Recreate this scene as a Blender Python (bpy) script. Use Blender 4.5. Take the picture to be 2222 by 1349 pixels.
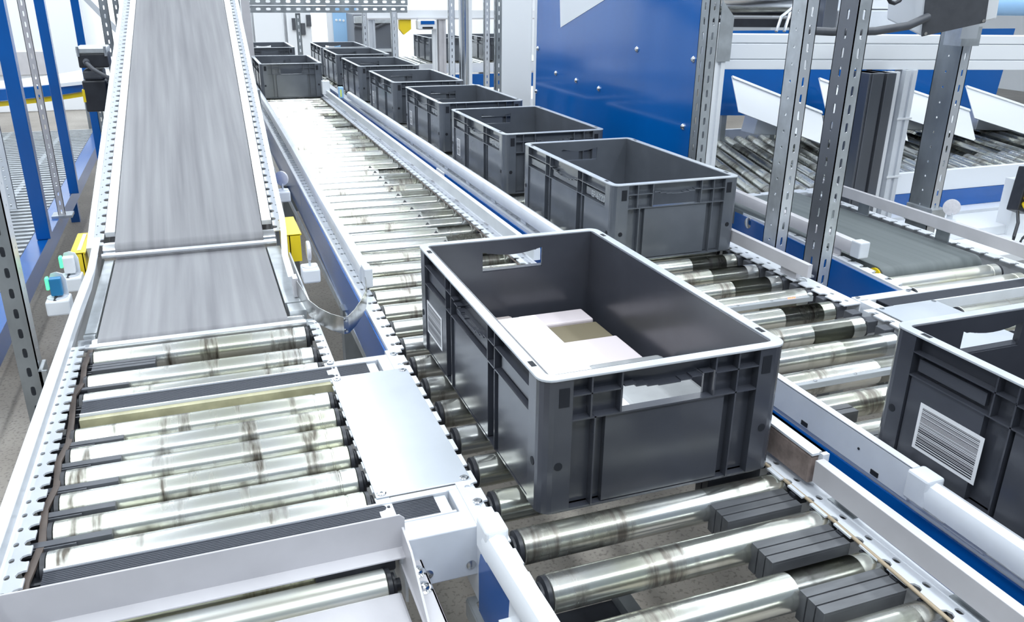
import bpy, math, random
from mathutils import Vector, Matrix
from mathutils.geometry import tessellate_polygon
random.seed(7)
for o in list(bpy.data.objects): bpy.data.objects.remove(o)
SC = bpy.context.scene
COL = SC.collection
Z0 = 0.72                      # height of the roller tops above the floor
CAMH = 0.73                    # camera above the roller tops

# ------------------------------------------------------------------ camera
yaw, pitch, roll = 0.360, 0.375, 0.0122
fw = Vector((math.sin(yaw)*math.cos(pitch), math.cos(yaw)*math.cos(pitch), -math.sin(pitch)))
rt = fw.cross(Vector((0, 0, 1))).normalized(); up = rt.cross(fw)
r2 = rt*math.cos(roll)+up*math.sin(roll); u2 = up*math.cos(roll)-rt*math.sin(roll)
cam = bpy.data.objects.new('camera', bpy.data.cameras.new('camera')); COL.objects.link(cam)
cam.matrix_world = Matrix(((r2.x, u2.x, -fw.x, 0), (r2.y, u2.y, -fw.y, 0), (r2.z, u2.z, -fw.z, Z0+CAMH), (0, 0, 0, 1)))
cam.data.sensor_width = 36; cam.data.lens = 1800/2222*36; cam.data.clip_start = 0.02; cam.data.clip_end = 100
SC.camera = cam

# ------------------------------------------------------------------ world, lights, exposure
W = bpy.data.worlds.new('hall_light'); SC.world = W; W.use_nodes = True
bg = W.node_tree.nodes['Background']; bg.inputs[0].default_value = (0.64, 0.80, 1.0, 1); bg.inputs[1].default_value = 0.32
def area(x, y, z, sx, sy, power, rx=0, ry=0, color=(0.88, 0.95, 1.0)):
    l = bpy.data.lights.new('hall_or_fill_lamp', 'AREA'); l.shape = 'RECTANGLE'; l.size = sx; l.size_y = sy; l.energy = power; l.color = color
    o = bpy.data.objects.new('hall_or_fill_lamp', l); COL.objects.link(o); o.location = (x, y, z); o.rotation_euler = (rx, ry, 0)
    return o
for lx in (-3.2, -1.1, 1.0, 3.1, 5.2):           # rows of long hall lamps under the roof
    area(lx, 4.5, 4.6, 0.30, 12.0, 190)
area(1.5, 12.6, 3.6, 9.0, 0.8, 420, rx=math.radians(60)); area(-3.6, 10.0, 4.2, 5.0, 0.8, 160, rx=math.radians(30))  # unseen wash lights added to brighten the back wall and rear left
area(1.5, -1.2, 4.2, 6.0, 0.6, 130, rx=math.radians(14))  # unseen fill light added to lift the faces turned towards the camera
SC.view_settings.view_transform = 'Standard'; SC.view_settings.look = 'None'
SC.view_settings.gamma = 1.0; SC.view_settings.use_curve_mapping = False
SC.view_settings.exposure = -0.07

# ------------------------------------------------------------------ materials
def mat(name, col, rough=0.5, metal=0.0, noise=0.0, nscale=8, nstretch=(1, 1, 1), col2=None, bump=0.0, emit=None, estr=0, trans=0, coat=0, spec=0.5, alpha=1):
    m = bpy.data.materials.new(name); m.use_nodes = True; nt = m.node_tree; b = nt.nodes['Principled BSDF']
    b.inputs['Base Color'].default_value = (*col, 1); b.inputs['Roughness'].default_value = rough; b.inputs['Metallic'].default_value = metal
    b.inputs['Coat Weight'].default_value = coat; b.inputs['Coat Roughness'].default_value = 0.15
    b.inputs['Specular IOR Level'].default_value = spec; b.inputs['Transmission Weight'].default_value = trans
    if emit: b.inputs['Emission Color'].default_value = (*emit, 1); b.inputs['Emission Strength'].default_value = estr
    if noise > 0 or bump > 0:
        tc = nt.nodes.new('ShaderNodeTexCoord'); mp = nt.nodes.new('ShaderNodeMapping'); mp.inputs['Scale'].default_value = nstretch
        nz = nt.nodes.new('ShaderNodeTexNoise'); nz.inputs['Scale'].default_value = nscale; nz.inputs['Detail'].default_value = 5
        nt.links.new(tc.outputs['Object'], mp.inputs[0]); nt.links.new(mp.outputs[0], nz.inputs['Vector'])
        if noise > 0:
            rp = nt.nodes.new('ShaderNodeValToRGB'); c2 = col2 or tuple(c*(1-noise) for c in col)
            rp.color_ramp.elements[0].position = 0.35; rp.color_ramp.elements[1].position = 0.65
            rp.color_ramp.elements[0].color = (*c2, 1); rp.color_ramp.elements[1].color = (*col, 1)
            nt.links.new(nz.outputs['Fac'], rp.inputs[0]); nt.links.new(rp.outputs[0], b.inputs['Base Color'])
        if bump > 0:
            bp = nt.nodes.new('ShaderNodeBump'); bp.inputs['Strength'].default_value = bump; bp.inputs['Distance'].default_value = 0.002
            nt.links.new(nz.outputs['Fac'], bp.inputs['Height']); nt.links.new(bp.outputs[0], b.inputs['Normal'])
    return m
M = {}
M['paint'] = mat('pale_grey_paint', (0.76, 0.79, 0.84), 0.32, noise=0.08, nscale=14)
M['paint2'] = mat('warm_grey_paint', (0.60, 0.585, 0.61), 0.38, noise=0.10, nscale=10)
M['white'] = mat('white_plastic', (0.86, 0.88, 0.91), 0.35)
M['wall'] = mat('white_wall', (0.86, 0.89, 0.93), 0.8, noise=0.04, nscale=1.5)
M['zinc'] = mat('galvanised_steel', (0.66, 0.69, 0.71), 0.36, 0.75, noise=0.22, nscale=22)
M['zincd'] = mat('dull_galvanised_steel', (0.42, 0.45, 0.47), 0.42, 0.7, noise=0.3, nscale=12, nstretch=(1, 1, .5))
M['alu'] = mat('anodised_aluminium', (0.74, 0.76, 0.79), 0.30, 0.6)
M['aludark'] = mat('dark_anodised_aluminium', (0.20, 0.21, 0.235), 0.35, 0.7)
M['blue'] = mat('blue_paint', (0.0, 0.105, 0.42), 0.22, coat=0.3, noise=0.12, nscale=5)
M['bluep'] = mat('glossy_blue_panel', (0.0, 0.120, 0.46), 0.13, coat=0.5, noise=0.16, nscale=2.5, nstretch=(1, 1, .3))
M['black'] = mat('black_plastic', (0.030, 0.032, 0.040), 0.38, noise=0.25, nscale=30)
M['dgrey'] = mat('dark_grey_plastic', (0.085, 0.09, 0.105), 0.42, noise=0.2, nscale=25)
M['fgrey'] = mat('grey_plastic_comb', (0.115, 0.12, 0.13), 0.36, noise=0.25, nscale=40, nstretch=(.4, 2, 1))
M['crate'] = mat('grey_crate_plastic', (0.125, 0.137, 0.160), 0.24, noise=0.22, nscale=7, coat=0.35)
M['cratei'] = mat('worn_crate_inside', (0.130, 0.130, 0.142), 0.42, noise=0.2, nscale=9, nstretch=(1, 1, .25))
M['rim'] = mat('highlit_crate_rim', (0.58, 0.61, 0.65), 0.26, coat=0.4, noise=0.12, nscale=30)  # pale rim colour carries the glancing overhead highlight on the grey plastic
M['cratedark'] = mat('dark_crate_plastic', (0.060, 0.064, 0.080), 0.26, noise=0.2, nscale=7, coat=0.2)
M['hole'] = mat('dark_recess', (0.010, 0.012, 0.018), 0.7)
M['yellow'] = mat('yellow_paint', (0.90, 0.66, 0.02), 0.35)
M['chrome'] = mat('polished_steel', (0.80, 0.81, 0.82), 0.16, 1.0)
M['screw'] = mat('zinc_screw', (0.55, 0.57, 0.60), 0.25, 1.0)
M['spring'] = mat('brushed_spring_steel', (0.52, 0.52, 0.51), 0.24, 0.95, noise=0.25, nscale=30, nstretch=(3, 3, .6))
M['brown'] = mat('brown_woven_lining', (0.30, 0.235, 0.21), 0.7, noise=0.35, nscale=60, bump=0.4)
M['strap'] = mat('brown_drive_belt', (0.115, 0.088, 0.075), 0.5, noise=0.3, nscale=30)
M['strap2'] = mat('tan_round_belt', (0.45, 0.36, 0.25), 0.45)
M['paper'] = mat('white_paper', (0.88, 0.88, 0.90), 0.7)
M['pink'] = mat('pale_pink_carton', (0.76, 0.68, 0.70), 0.6)
M['olive'] = mat('olive_brown_carton', (0.20, 0.17, 0.11), 0.6)
M['greybag'] = mat('grey_film_pack', (0.36, 0.37, 0.38), 0.35, noise=0.25, nscale=12, bump=0.6)
M['tan'] = mat('beige_pack', (0.48, 0.42, 0.40), 0.6)
M['ink'] = mat('label_ink', (0.02, 0.02, 0.03), 0.6)
M['print'] = mat('raised_grey_print', (0.48, 0.50, 0.52), 0.4)
M['clear'] = mat('clear_plastic_bar', (0.62, 0.65, 0.68), 0.12, trans=0.35, coat=0.5)
M['led'] = mat('red_led', (0.9, 0.15, 0.05), 0.3, emit=(1.0, 0.12, 0.04), estr=5)
M['ledy'] = mat('amber_led', (0.9, 0.6, 0.05), 0.3, emit=(1.0, 0.55, 0.05), estr=4)
M['ledg'] = mat('green_led', (0.1, 0.9, 0.4), 0.3, emit=(0.1, 1.0, 0.35), estr=1.2)
M['sblue'] = mat('sensor_blue', (0.02, 0.20, 0.42), 0.3)
M['cyan'] = mat('light_blue_plastic', (0.36, 0.60, 0.88), 0.35)
M['reflector'] = mat('prismatic_reflector', (0.84, 0.82, 0.86), 0.15, coat=0.8, noise=0.1, nscale=120)
M['roof'] = mat('grey_roof', (0.42, 0.45, 0.50), 0.8)
M['yellowed'] = mat('yellowed_plastic_strip', (0.56, 0.53, 0.34), 0.35, noise=0.35, nscale=20, nstretch=(1, .2, 1))
M['label_y'] = mat('yellow_green_sticker', (0.75, 0.85, 0.20), 0.5)
M['cover'] = mat('brushed_cover_plate', (0.66, 0.70, 0.76), 0.24, 0.30, noise=0.10, nscale=6)

def belt_mat(name, c1, c2, rough, ribs=False, axis=0):
    m = mat(name, c1, rough); nt = m.node_tree; b = nt.nodes['Principled BSDF']
    tc = nt.nodes.new('ShaderNodeTexCoord'); mp = nt.nodes.new('ShaderNodeMapping'); nt.links.new(tc.outputs['Object'], mp.inputs[0])
    mp.inputs['Scale'].default_value = (40, 1.2, 1.2) if axis == 0 else (2, 30, 2)
    nz = nt.nodes.new('ShaderNodeTexNoise'); nz.inputs['Scale'].default_value = 1.0; nz.inputs['Detail'].default_value = 6; nt.links.new(mp.outputs[0], nz.inputs['Vector'])
    rp = nt.nodes.new('ShaderNodeValToRGB'); rp.color_ramp.elements[0].position = .3; rp.color_ramp.elements[1].position = .7
    rp.color_ramp.elements[0].color = (*c2, 1); rp.color_ramp.elements[1].color = (*c1, 1)
    nt.links.new(nz.outputs['Fac'], rp.inputs[0]); nt.links.new(rp.outputs[0], b.inputs['Base Color'])
    return m
M['belt'] = belt_mat('grey_rubber_belt', (0.262, 0.262, 0.275), (0.165, 0.163, 0.178), 0.40)
M['beltg'] = belt_mat('green_grey_belt', (0.155, 0.175, 0.178), (0.115, 0.132, 0.136), 0.5)
M['cbelt'] = mat('black_ribbed_belt', (0.045, 0.050, 0.066), 0.5)

def roller_mat(name, clean, dirty, amount, seed_scale=1.0, rough=0.22):
    m = bpy.data.materials.new(name); m.use_nodes = True; nt = m.node_tree; b = nt.nodes['Principled BSDF']; L = nt.links.new
    b.inputs['Metallic'].default_value = 0.88
    tc = nt.nodes.new('ShaderNodeTexCoord'); oi = nt.nodes.new('ShaderNodeObjectInfo')
    cmb = nt.nodes.new('ShaderNodeCombineXYZ'); mul = nt.nodes.new('ShaderNodeMath'); mul.operation = 'MULTIPLY'; mul.inputs[1].default_value = 9.0
    L(oi.outputs['Random'], mul.inputs[0]); L(mul.outputs[0], cmb.inputs[1])
    def bands(sx, sr, scale, detail):
        mp = nt.nodes.new('ShaderNodeMapping'); mp.inputs['Scale'].default_value = (sx, sr, sr); L(tc.outputs['Object'], mp.inputs[0])
        ad = nt.nodes.new('ShaderNodeVectorMath'); ad.operation = 'ADD'; L(mp.outputs[0], ad.inputs[0]); L(cmb.outputs[0], ad.inputs[1])
        nz = nt.nodes.new('ShaderNodeTexNoise'); nz.inputs['Scale'].default_value = scale; nz.inputs['Detail'].default_value = detail; L(ad.outputs[0], nz.inputs['Vector'])
        return nz
    n1 = bands(22*seed_scale, 3.0, 1.0, 3); n2 = bands(120, 22, 1.0, 4); n3 = bands(7, 9, 1.0, 3)
    r1 = nt.nodes.new('ShaderNodeValToRGB'); r1.color_ramp.elements[0].position = amount; r1.color_ramp.elements[1].position = amount+0.09
    r1.color_ramp.elements[0].color = (0, 0, 0, 1); r1.color_ramp.elements[1].color = (1, 1, 1, 1); L(n1.outputs['Fac'], r1.inputs[0])
    r2_ = nt.nodes.new('ShaderNodeValToRGB'); r2_.color_ramp.elements[0].position = 0.40; r2_.color_ramp.elements[1].position = 0.62; L(n2.outputs['Fac'], r2_.inputs[0])
    mm = nt.nodes.new('ShaderNodeMath'); mm.operation = 'MULTIPLY'; L(r1.outputs[0], mm.inputs[0])
    m2 = nt.nodes.new('ShaderNodeMath'); m2.operation = 'MULTIPLY_ADD'; m2.inputs[1].default_value = 0.45; m2.inputs[2].default_value = 0.50; L(r2_.outputs[0], m2.inputs[0]); L(m2.outputs[0], mm.inputs[1])
    r3 = nt.nodes.new('ShaderNodeValToRGB'); r3.color_ramp.elements[0].position = .35; r3.color_ramp.elements[1].position = .7
    r3.color_ramp.elements[0].color = (*clean, 1); r3.color_ramp.elements[1].color = (clean[0]*.93, clean[1]*.93, clean[2]*.78, 1); L(n3.outputs['Fac'], r3.inputs[0])
    mx = nt.nodes.new('ShaderNodeMix'); mx.data_type = 'RGBA'; L(mm.outputs[0], mx.inputs[0]); L(r3.outputs[0], mx.inputs[6]); mx.inputs[7].default_value = (*dirty, 1)
    L(mx.outputs[2], b.inputs['Base Color'])
    rr = nt.nodes.new('ShaderNodeMath'); rr.operation = 'MULTIPLY_ADD'; rr.inputs[1].default_value = 0.16; rr.inputs[2].default_value = rough; L(mm.outputs[0], rr.inputs[0]); L(rr.outputs[0], b.inputs['Roughness'])
    return m
M['roller'] = roller_mat('zinc_roller_with_rubber_marks', (0.68, 0.69, 0.67), (0.085, 0.07, 0.055), 0.530, 1.0, 0.24)
M['rollerc'] = roller_mat('worn_zinc_roller', (0.70, 0.71, 0.70), (0.20, 0.18, 0.16), 0.53, 0.45, 0.20)
M['rollery'] = roller_mat('yellowed_zinc_roller', (0.66, 0.66, 0.56), (0.22, 0.20, 0.13), 0.50, 0.4, 0.25)
M['rollerd'] = roller_mat('dark_worn_roller', (0.42, 0.43, 0.42), (0.10, 0.09, 0.075), 0.50, 0.35, 0.26)
M['rollerw'] = roller_mat('bright_zinc_roller', (0.90, 0.90, 0.87), (0.45, 0.42, 0.36), 0.66, 1.0, 0.30)

def floor_mat():
    m = bpy.data.materials.new('stained_concrete'); m.use_nodes = True; nt = m.node_tree; b = nt.nodes['Principled BSDF']; L = nt.links.new
    b.inputs['Roughness'].default_value = 0.45
    tc = nt.nodes.new('ShaderNodeTexCoord')
    n1 = nt.nodes.new('ShaderNodeTexNoise'); n1.inputs['Scale'].default_value = 1.3; n1.inputs['Detail'].default_value = 8; L(tc.outputs['Object'], n1.inputs['Vector'])
    r1 = nt.nodes.new('ShaderNodeValToRGB'); r1.color_ramp.elements[0].position = .3; r1.color_ramp.elements[1].position = .7
    r1.color_ramp.elements[0].color = (0.22, 0.19, 0.16, 1); r1.color_ramp.elements[1].color = (0.46, 0.42, 0.37, 1); L(n1.outputs['Fac'], r1.inputs[0])
    n2 = nt.nodes.new('ShaderNodeTexNoise'); n2.inputs['Scale'].default_value = 90; n2.inputs['Detail'].default_value = 3; L(tc.outputs['Object'], n2.inputs['Vector'])
    r2_ = nt.nodes.new('ShaderNodeValToRGB'); r2_.color_ramp.elements[0].position = .36; r2_.color_ramp.elements[1].position = .46
    r2_.color_ramp.elements[0].color = (.55, .55, .55, 1); L(n2.outputs['Fac'], r2_.inputs[0])
    mx = nt.nodes.new('ShaderNodeMix'); mx.data_type = 'RGBA'; mx.blend_type = 'MULTIPLY'; mx.inputs[0].default_value = .8
    L(r1.outputs[0], mx.inputs[6]); L(r2_.outputs[0], mx.inputs[7]); L(mx.outputs[2], b.inputs['Base Color'])
    return m
M['floor'] = floor_mat()
M['zinc'].node_tree.nodes['Principled BSDF'].inputs['Metallic'].default_value = 0.65

# ------------------------------------------------------------------ mesh helpers
def rotm(rx=0, ry=0, rz=0): return Matrix.Rotation(rz, 3, 'Z') @ Matrix.Rotation(ry, 3, 'Y') @ Matrix.Rotation(rx, 3, 'X')
class MB:
    def __init__(s): s.v = []; s.f = []
    def add(s, vs, fs):
        n = len(s.v); s.v += [Vector(a) for a in vs]; s.f += [tuple(i+n for i in f) for f in fs]; return s
    def box(s, x0, x1, y0, y1, z0, z1):
        return s.add([(x0, y0, z0), (x1, y0, z0), (x1, y1, z0), (x0, y1, z0), (x0, y0, z1), (x1, y0, z1), (x1, y1, z1), (x0, y1, z1)],
                     [(3, 2, 1, 0), (4, 5, 6, 7), (0, 1, 5, 4), (1, 2, 6, 5), (2, 3, 7, 6), (3, 0, 4, 7)])
    def obox(s, c, d, R):                       # centre, full sizes, 3x3 rotation
        c = Vector(c); vs = []
        for z in (-.5, .5):
            for x, y in ((-.5, -.5), (.5, -.5), (.5, .5), (-.5, .5)): vs.append(c+R @ Vector((x*d[0], y*d[1], z*d[2])))
        return s.add(vs, [(3, 2, 1, 0), (4, 5, 6, 7), (0, 1, 5, 4), (1, 2, 6, 5), (2, 3, 7, 6), (3, 0, 4, 7)])
    def frame(s, d):
        d = Vector(d).normalized(); a = Vector((0, 0, 1)) if abs(d.z) < .95 else Vector((0, 1, 0)); x = d.cross(a).normalized(); return x, x.cross(d), d
    def tube(s, pts, r, n=10, caps=True, rr=None):
        pts = [Vector(p) for p in pts]; k = len(pts); vs = []; fs = []
        for i, p in enumerate(pts):
            d = (pts[min(i+1, k-1)]-pts[max(i-1, 0)]); x, y, _ = s.frame(d); q = rr[i] if rr else r
            for j in range(n):
                a = 2*math.pi*j/n; vs.append(p+x*math.cos(a)*q+y*math.sin(a)*q)
        for i in range(k-1):
            for j in range(n): fs.append((i*n+j, i*n+(j+1) % n, (i+1)*n+(j+1) % n, (i+1)*n+j))
        if caps: fs.append(tuple(range(n))[::-1]); fs.append(tuple((k-1)*n+j for j in range(n)))
        return s.add(vs, fs)
    def sweep(s, pts, prof, upv=(0, 0, 1), caps=True):
        """profile (side, up) polygon swept along pts; side = dir x up"""
        pts = [Vector(p) for p in pts]; k = len(pts); n = len(prof); vs = []; fs = []; U = Vector(upv)
        for i, p in enumerate(pts):
            d = (pts[min(i+1, k-1)]-pts[max(i-1, 0)]).normalized(); x = d.cross(U).normalized(); u = x.cross(d)
            for a, b in prof: vs.append(p+x*a+u*b)
        for i in range(k-1):
            for j in range(n): fs.append((i*n+j, i*n+(j+1) % n, (i+1)*n+(j+1) % n, (i+1)*n+j))
        if caps: fs.append(tuple(range(n))[::-1]); fs.append(tuple((k-1)*n+j for j in range(n)))
        return s.add(vs, fs)
    def lathe(s, prof, c, axis, n=20):
        """profile (r, t) along axis"""
        c = Vector(c); x, y, d = s.frame(axis); k = len(prof); vs = []; fs = []
        for r, t in prof:
            for j in range(n):
                a = 2*math.pi*j/n; vs.append(c+d*t+x*math.cos(a)*r+y*math.sin(a)*r)
        for i in range(k-1):
            for j in range(n): fs.append((i*n+j, i*n+(j+1) % n, (i+1)*n+(j+1) % n, (i+1)*n+j))
        fs.append(tuple(range(n))[::-1]); fs.append(tuple((k-1)*n+j for j in range(n)))
        return s.add(vs, fs)
    def plate(s, outer, holes, o, U, V, t, sidemask=None):
        """polygon with holes in the plane (o,U,V), thickness t along U x V"""
        o = Vector(o); U = Vector(U).normalized(); V = Vector(V).normalized(); N = U.cross(V)*t
        loops = [outer]+list(holes); flat = [p for l in loops for p in l]
        tris = tessellate_polygon([[Vector((a, b, 0)) for a, b in l] for l in loops])
        m = len(flat); vs = [o+U*a+V*b for a, b in flat]+[o+U*a+V*b+N for a, b in flat]; fs = []
        for t3 in tris:
            a, b, c = t3; pa, pb, pc = flat[a], flat[b], flat[c]
            if (pb[0]-pa[0])*(pc[1]-pa[1])-(pb[1]-pa[1])*(pc[0]-pa[0]) < 0: a, c = c, a
            fs.append((c, b, a)); fs.append((a+m, b+m, c+m))
        k = 0
        for li, l in enumerate(loops):
            n = len(l); ar = sum(l[i][0]*l[(i+1) % n][1]-l[(i+1) % n][0]*l[i][1] for i in range(n)); sgn = (ar > 0) == (li == 0)
            for i in range(n):
                if sidemask and li == 0 and not sidemask(l[i], l[(i+1) % n]): continue
                a, b = k+i, k+(i+1) % n
                fs.append((a, b, b+m, a+m) if sgn else (b, a, a+m, b+m))
            k += n
        return s.add(vs, fs)
    def strip(s, o, U, V, L, w, t, pitch, slots=(), notches=(), off=0.0):
        """long plate of length L, width w with repeated slots (cu, cv, ru, rv) and edge notches (cu, r, depth) at v=w"""
        n = max(1, int(round(L/pitch))); p = L/n; U = Vector(U).normalized(); o = Vector(o)
        out = [(0, 0), (p, 0), (p, w)]
        for cu, r, dp in sorted(notches, key=lambda q: -q[0]):
            cu *= p
            out += [(cu+r, w), (cu+r, w-dp+r)]
            out += [(cu+r*math.cos(a), w-dp+r-r*math.sin(a)) for a in (math.pi/4, math.pi/2, 3*math.pi/4)]
            out += [(cu-r, w-dp+r), (cu-r, w)]
        out += [(0, w)]
        hs = []
        for cu, cv, ru, rv in slots:
            cu *= p; r = min(ru, rv); h = []
            for q in range(12):
                a = 2*math.pi*q/12; ca, sa = math.cos(a), math.sin(a)
                h.append((cu+r*ca+(math.copysign(ru-r, ca) if abs(ca) > 1e-6 else 0), cv+r*sa+(math.copysign(rv-r, sa) if abs(sa) > 1e-6 else 0)))
            hs.append(h)
        for i in range(n):
            e = 1e-6; first = i == 0; last = i == n-1
            def mask(a, b):
                if abs(a[0]) < e and abs(b[0]) < e: return first
                if abs(a[0]-p) < e and abs(b[0]-p) < e: return last
                return True
            s.plate(out, hs, o+U*(p*i), U, V, t, mask)
        return s
    def clusters(s):
        """groups of faces whose connected pieces touch each other"""
        par = list(range(len(s.v)))
        def find(a):
            while par[a] != a: par[a] = par[par[a]]; a = par[a]
            return a
        for f in s.f:
            r = find(f[0])
            for i in f[1:]: par[find(i)] = r
        comp = {}
        for i in range(len(s.v)): comp.setdefault(find(i), []).append(i)
        keys = list(comp); bb = []; e = .0012
        for k in keys:
            vs = [s.v[i] for i in comp[k]]
            bb.append([min(v[a] for v in vs)-e for a in range(3)]+[max(v[a] for v in vs)+e for a in range(3)])
        p2 = list(range(len(keys)))
        def f2(a):
            while p2[a] != a: p2[a] = p2[p2[a]]; a = p2[a]
            return a
        for i in range(len(keys)):
            A = bb[i]
            for j in range(i):
                B = bb[j]
                if A[0] <= B[3] and B[0] <= A[3] and A[1] <= B[4] and B[1] <= A[4] and A[2] <= B[5] and B[2] <= A[5]: p2[f2(i)] = f2(j)
        grp = {}
        for i, k in enumerate(keys): grp.setdefault(f2(i), []).extend(comp[k])
        return list(grp.values())
    def build(s, name, m, parent=None, smooth=0, bevel=0, local=False, z=True, split=True):
        if split and parent:
            cl = s.clusters()
            if len(cl) > 1:
                nm = {'feet': 'foot', 'bearing_clips': 'bearing_clip'}.get(name, name[:-1] if name.endswith('s') and not name.endswith('ss') else name)
                first = None; own = {}
                for gi, g in enumerate(cl):
                    for i in g: own[i] = gi
                fl_ = [[] for _ in cl]
                for f in s.f: fl_[own[f[0]]].append(f)
                for g, fs in zip(cl, fl_):
                    g = sorted(g); mp = {o: i for i, o in enumerate(g)}
                    q = MB(); q.v = [s.v[i] for i in g]; q.f = [tuple(mp[i] for i in f) for f in fs]
                    o = q.build(nm, m, parent, smooth, bevel, local, z, False); first = first or o
                return first
        org = Vector((0, 0, 0)) if (local or not parent) else world_loc(parent)
        dz = Vector((0, 0, 0 if local else (Z0 if z else 0)))
        me = bpy.data.meshes.new(name); me.from_pydata([tuple(v+dz-org) for v in s.v], [], s.f)
        me.materials.append(m if not isinstance(m, str) else M[m]); me.validate()
        if smooth:
            me.polygons.foreach_set('use_smooth', [True]*len(me.polygons)); me.set_sharp_from_angle(angle=math.radians(smooth))
        o = bpy.data.objects.new(name, me); COL.objects.link(o)
        if parent: o.parent = parent
        if bevel:
            b = o.modifiers.new('bevel', 'BEVEL'); b.width = bevel; b.segments = 2; b.limit_method = 'ANGLE'
        return o
def world_loc(o):
    v = Vector(o.location)
    while o.parent: o = o.parent; v = v+Vector(o.location)
    return v
def tag(o, label, cat, group=None):
    o['label'] = label; o['category'] = cat
    if group: o['group'] = group
    return o
def thing(name, label, cat, loc, group=None, rz=0):
    o = bpy.data.objects.new(name, None); COL.objects.link(o); o.location = loc; o.rotation_euler = (0, 0, rz); o.empty_display_size = .1
    return tag(o, label, cat, group)
def struct(o): o['kind'] = 'structure'; return o
def copy_tree(o, parent=None):
    c = o.copy(); COL.objects.link(c); c.parent = parent
    for ch in list(o.children): copy_tree(ch, c)
    return c
def lerp(a, b, t): return Vector(a).lerp(Vector(b), t)
def leg(parent, x, y, ztop, w=0.05, m='zincd'):
    b = MB(); b.box(x-w/2, x+w/2, y-w/2, y+w/2, -Z0+.012, ztop); b.box(x-.05, x+.05, y-.05, y+.05, -Z0, -Z0+.012)
    return b.build('leg', m, parent)

# ------------------------------------------------------------------ the hall
struct(MB().box(-7, 12, -3, 16, -Z0-.1, -Z0).build('floor', 'floor'))
wb = struct(MB().box(-7, 12, 16, 16.2, -Z0, 4.95).build('wall_back', 'wall'))
struct(MB().box(-7.2, 12.2, -1.5, 16.2, 4.95, 5.1).build('ceiling', 'roof'))
struct(MB().box(-7.2, -7, -3, 16.2, -Z0, 4.95).build('wall_left', 'wall'))
struct(MB().box(12, 12.2, -3, 16.2, -Z0, 4.95).build('wall_right', 'wall'))

# ------------------------------------------------------------------ rollers
def roller_proto(length, r=0.0255, m='roller', grooves=(), capr=0.8):
    prof = [(r*.9, -length/2), (r, -length/2+.002)]
    for g in sorted(grooves):
        x = length/2-g; prof += [(r, x-.0022), (r*.955, x-.0012), (r*.955, x+.0012), (r, x+.0022)]
    prof += [(r, length/2-.002), (r*.9, length/2)]
    return prof
ROLL = {}
def roller(parent, xc, y, length, key, m, r=0.0255, grooves=(), z=0.0, ends=True, ang=0.0, segs=24):
    pl = world_loc(parent)
    k = (key, round(length, 3))
    if k not in ROLL:
        t = MB(); t.lathe(roller_proto(length, r, m, grooves), (0, 0, 0), (1, 0, 0), segs); o = t.build('roller', m, None, smooth=35, local=True)
        for sgn in (-1, 1):
            e = MB(); L = length/2*sgn
            e.lathe([(r*.97, 0), (r*.97, .006), (r*.70, .0085), (r*.70, .012), (r*.35, .0125), (r*.35, .020)], (L, 0, 0), (sgn, 0, 0), segs)
            e.build('end_cap', 'black', o, smooth=35, local=True)
        ROLL[k] = o
        first = True
    else: first = False
    if first: q = ROLL[k]
    else:
        src = ROLL[k]; q = src.copy(); COL.objects.link(q)
        if ends:
            for ch in src.children:
                c = ch.copy(); COL.objects.link(c); c.parent = q
    q.parent = parent; q.location = Vector((xc, y, z-r+Z0))-pl; q.rotation_euler = (random.uniform(0, 6.28), 0, ang)
    return q

# ------------------------------------------------------------------ guide rail helpers
def standoff(parent, x0, x1, y, z0, z1, w=.03, m='paint'):
    b = MB(); b.box(min(x0, x1), max(x0, x1), y-w/2, y+w/2, z0, z0+.004)
    xm = x1; b.plate([(-w/2, 0), (w/2, 0), (w/2, z1-z0), (-w/2, z1-z0)], [], (xm, y, z0), (0, 1, 0), (0, 0, 1), .004)
    return b.build('guide_bracket', m, parent)
RAILP = [(-.014, -.020), (.014, -.020), (.016, .004), (.011, .015), (0, .020), (-.011, .015), (-.016, .004)]

# ================================================================== LEFT CONVEYOR (flat section with transfers)
LC = thing('roller_conveyor', 'left roller conveyor with black cross belts below the steep grey belt', 'conveyor', (-.05, 1.4, 0))
for y in (1.794, 1.672, 1.590, 1.447, 1.378, 1.307, 1.236, 1.163, 1.090):
    roller(LC, -.046, y, .438, 'lc', 'roller', r=.0265, grooves=(.028,))
# left frame: flange with notches and holes, then side panel
b = MB(); b.strip((-.318, 1.83, 0), (0, -1, 0), (1, 0, 0), .87, .036, .003, .0362, slots=[(.02+.5, .014, .0050, .0036)], notches=[(.5, .0082, .0125)])
b.box(-.320, -.316, .96, 2.5, -.11, .0)
b.build('left_frame', 'paint', LC)
def vbelt_comb(parent, x0, x1, y0, y1, z, n=3, m='fgrey', h=.028):
    b = MB(); w = (y1-y0)/n
    for i in range(n): b.box(x0, x1, y0+i*w+.0012, y0+(i+1)*w-.0012, z-h, z)
    b.box(x0+.003, x1-.003, y0+.001, y1-.001, z-h, z-.004)
    return b.build('plastic_comb', m, parent)
# right frame flange with scallops on the roller side
b = MB(); b.strip((.206, .99, 0.0), (0, 1, 0), (-1, 0, 0), .84, .022, -.003, .0362, slots=[(.5, .006, .0038, .0030)], notches=[(.5, .0082, .0125)])
b.box(.202, .206, .96, 2.5, -.11, -.0005)
b.build('right_frame', 'paint', LC)
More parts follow.
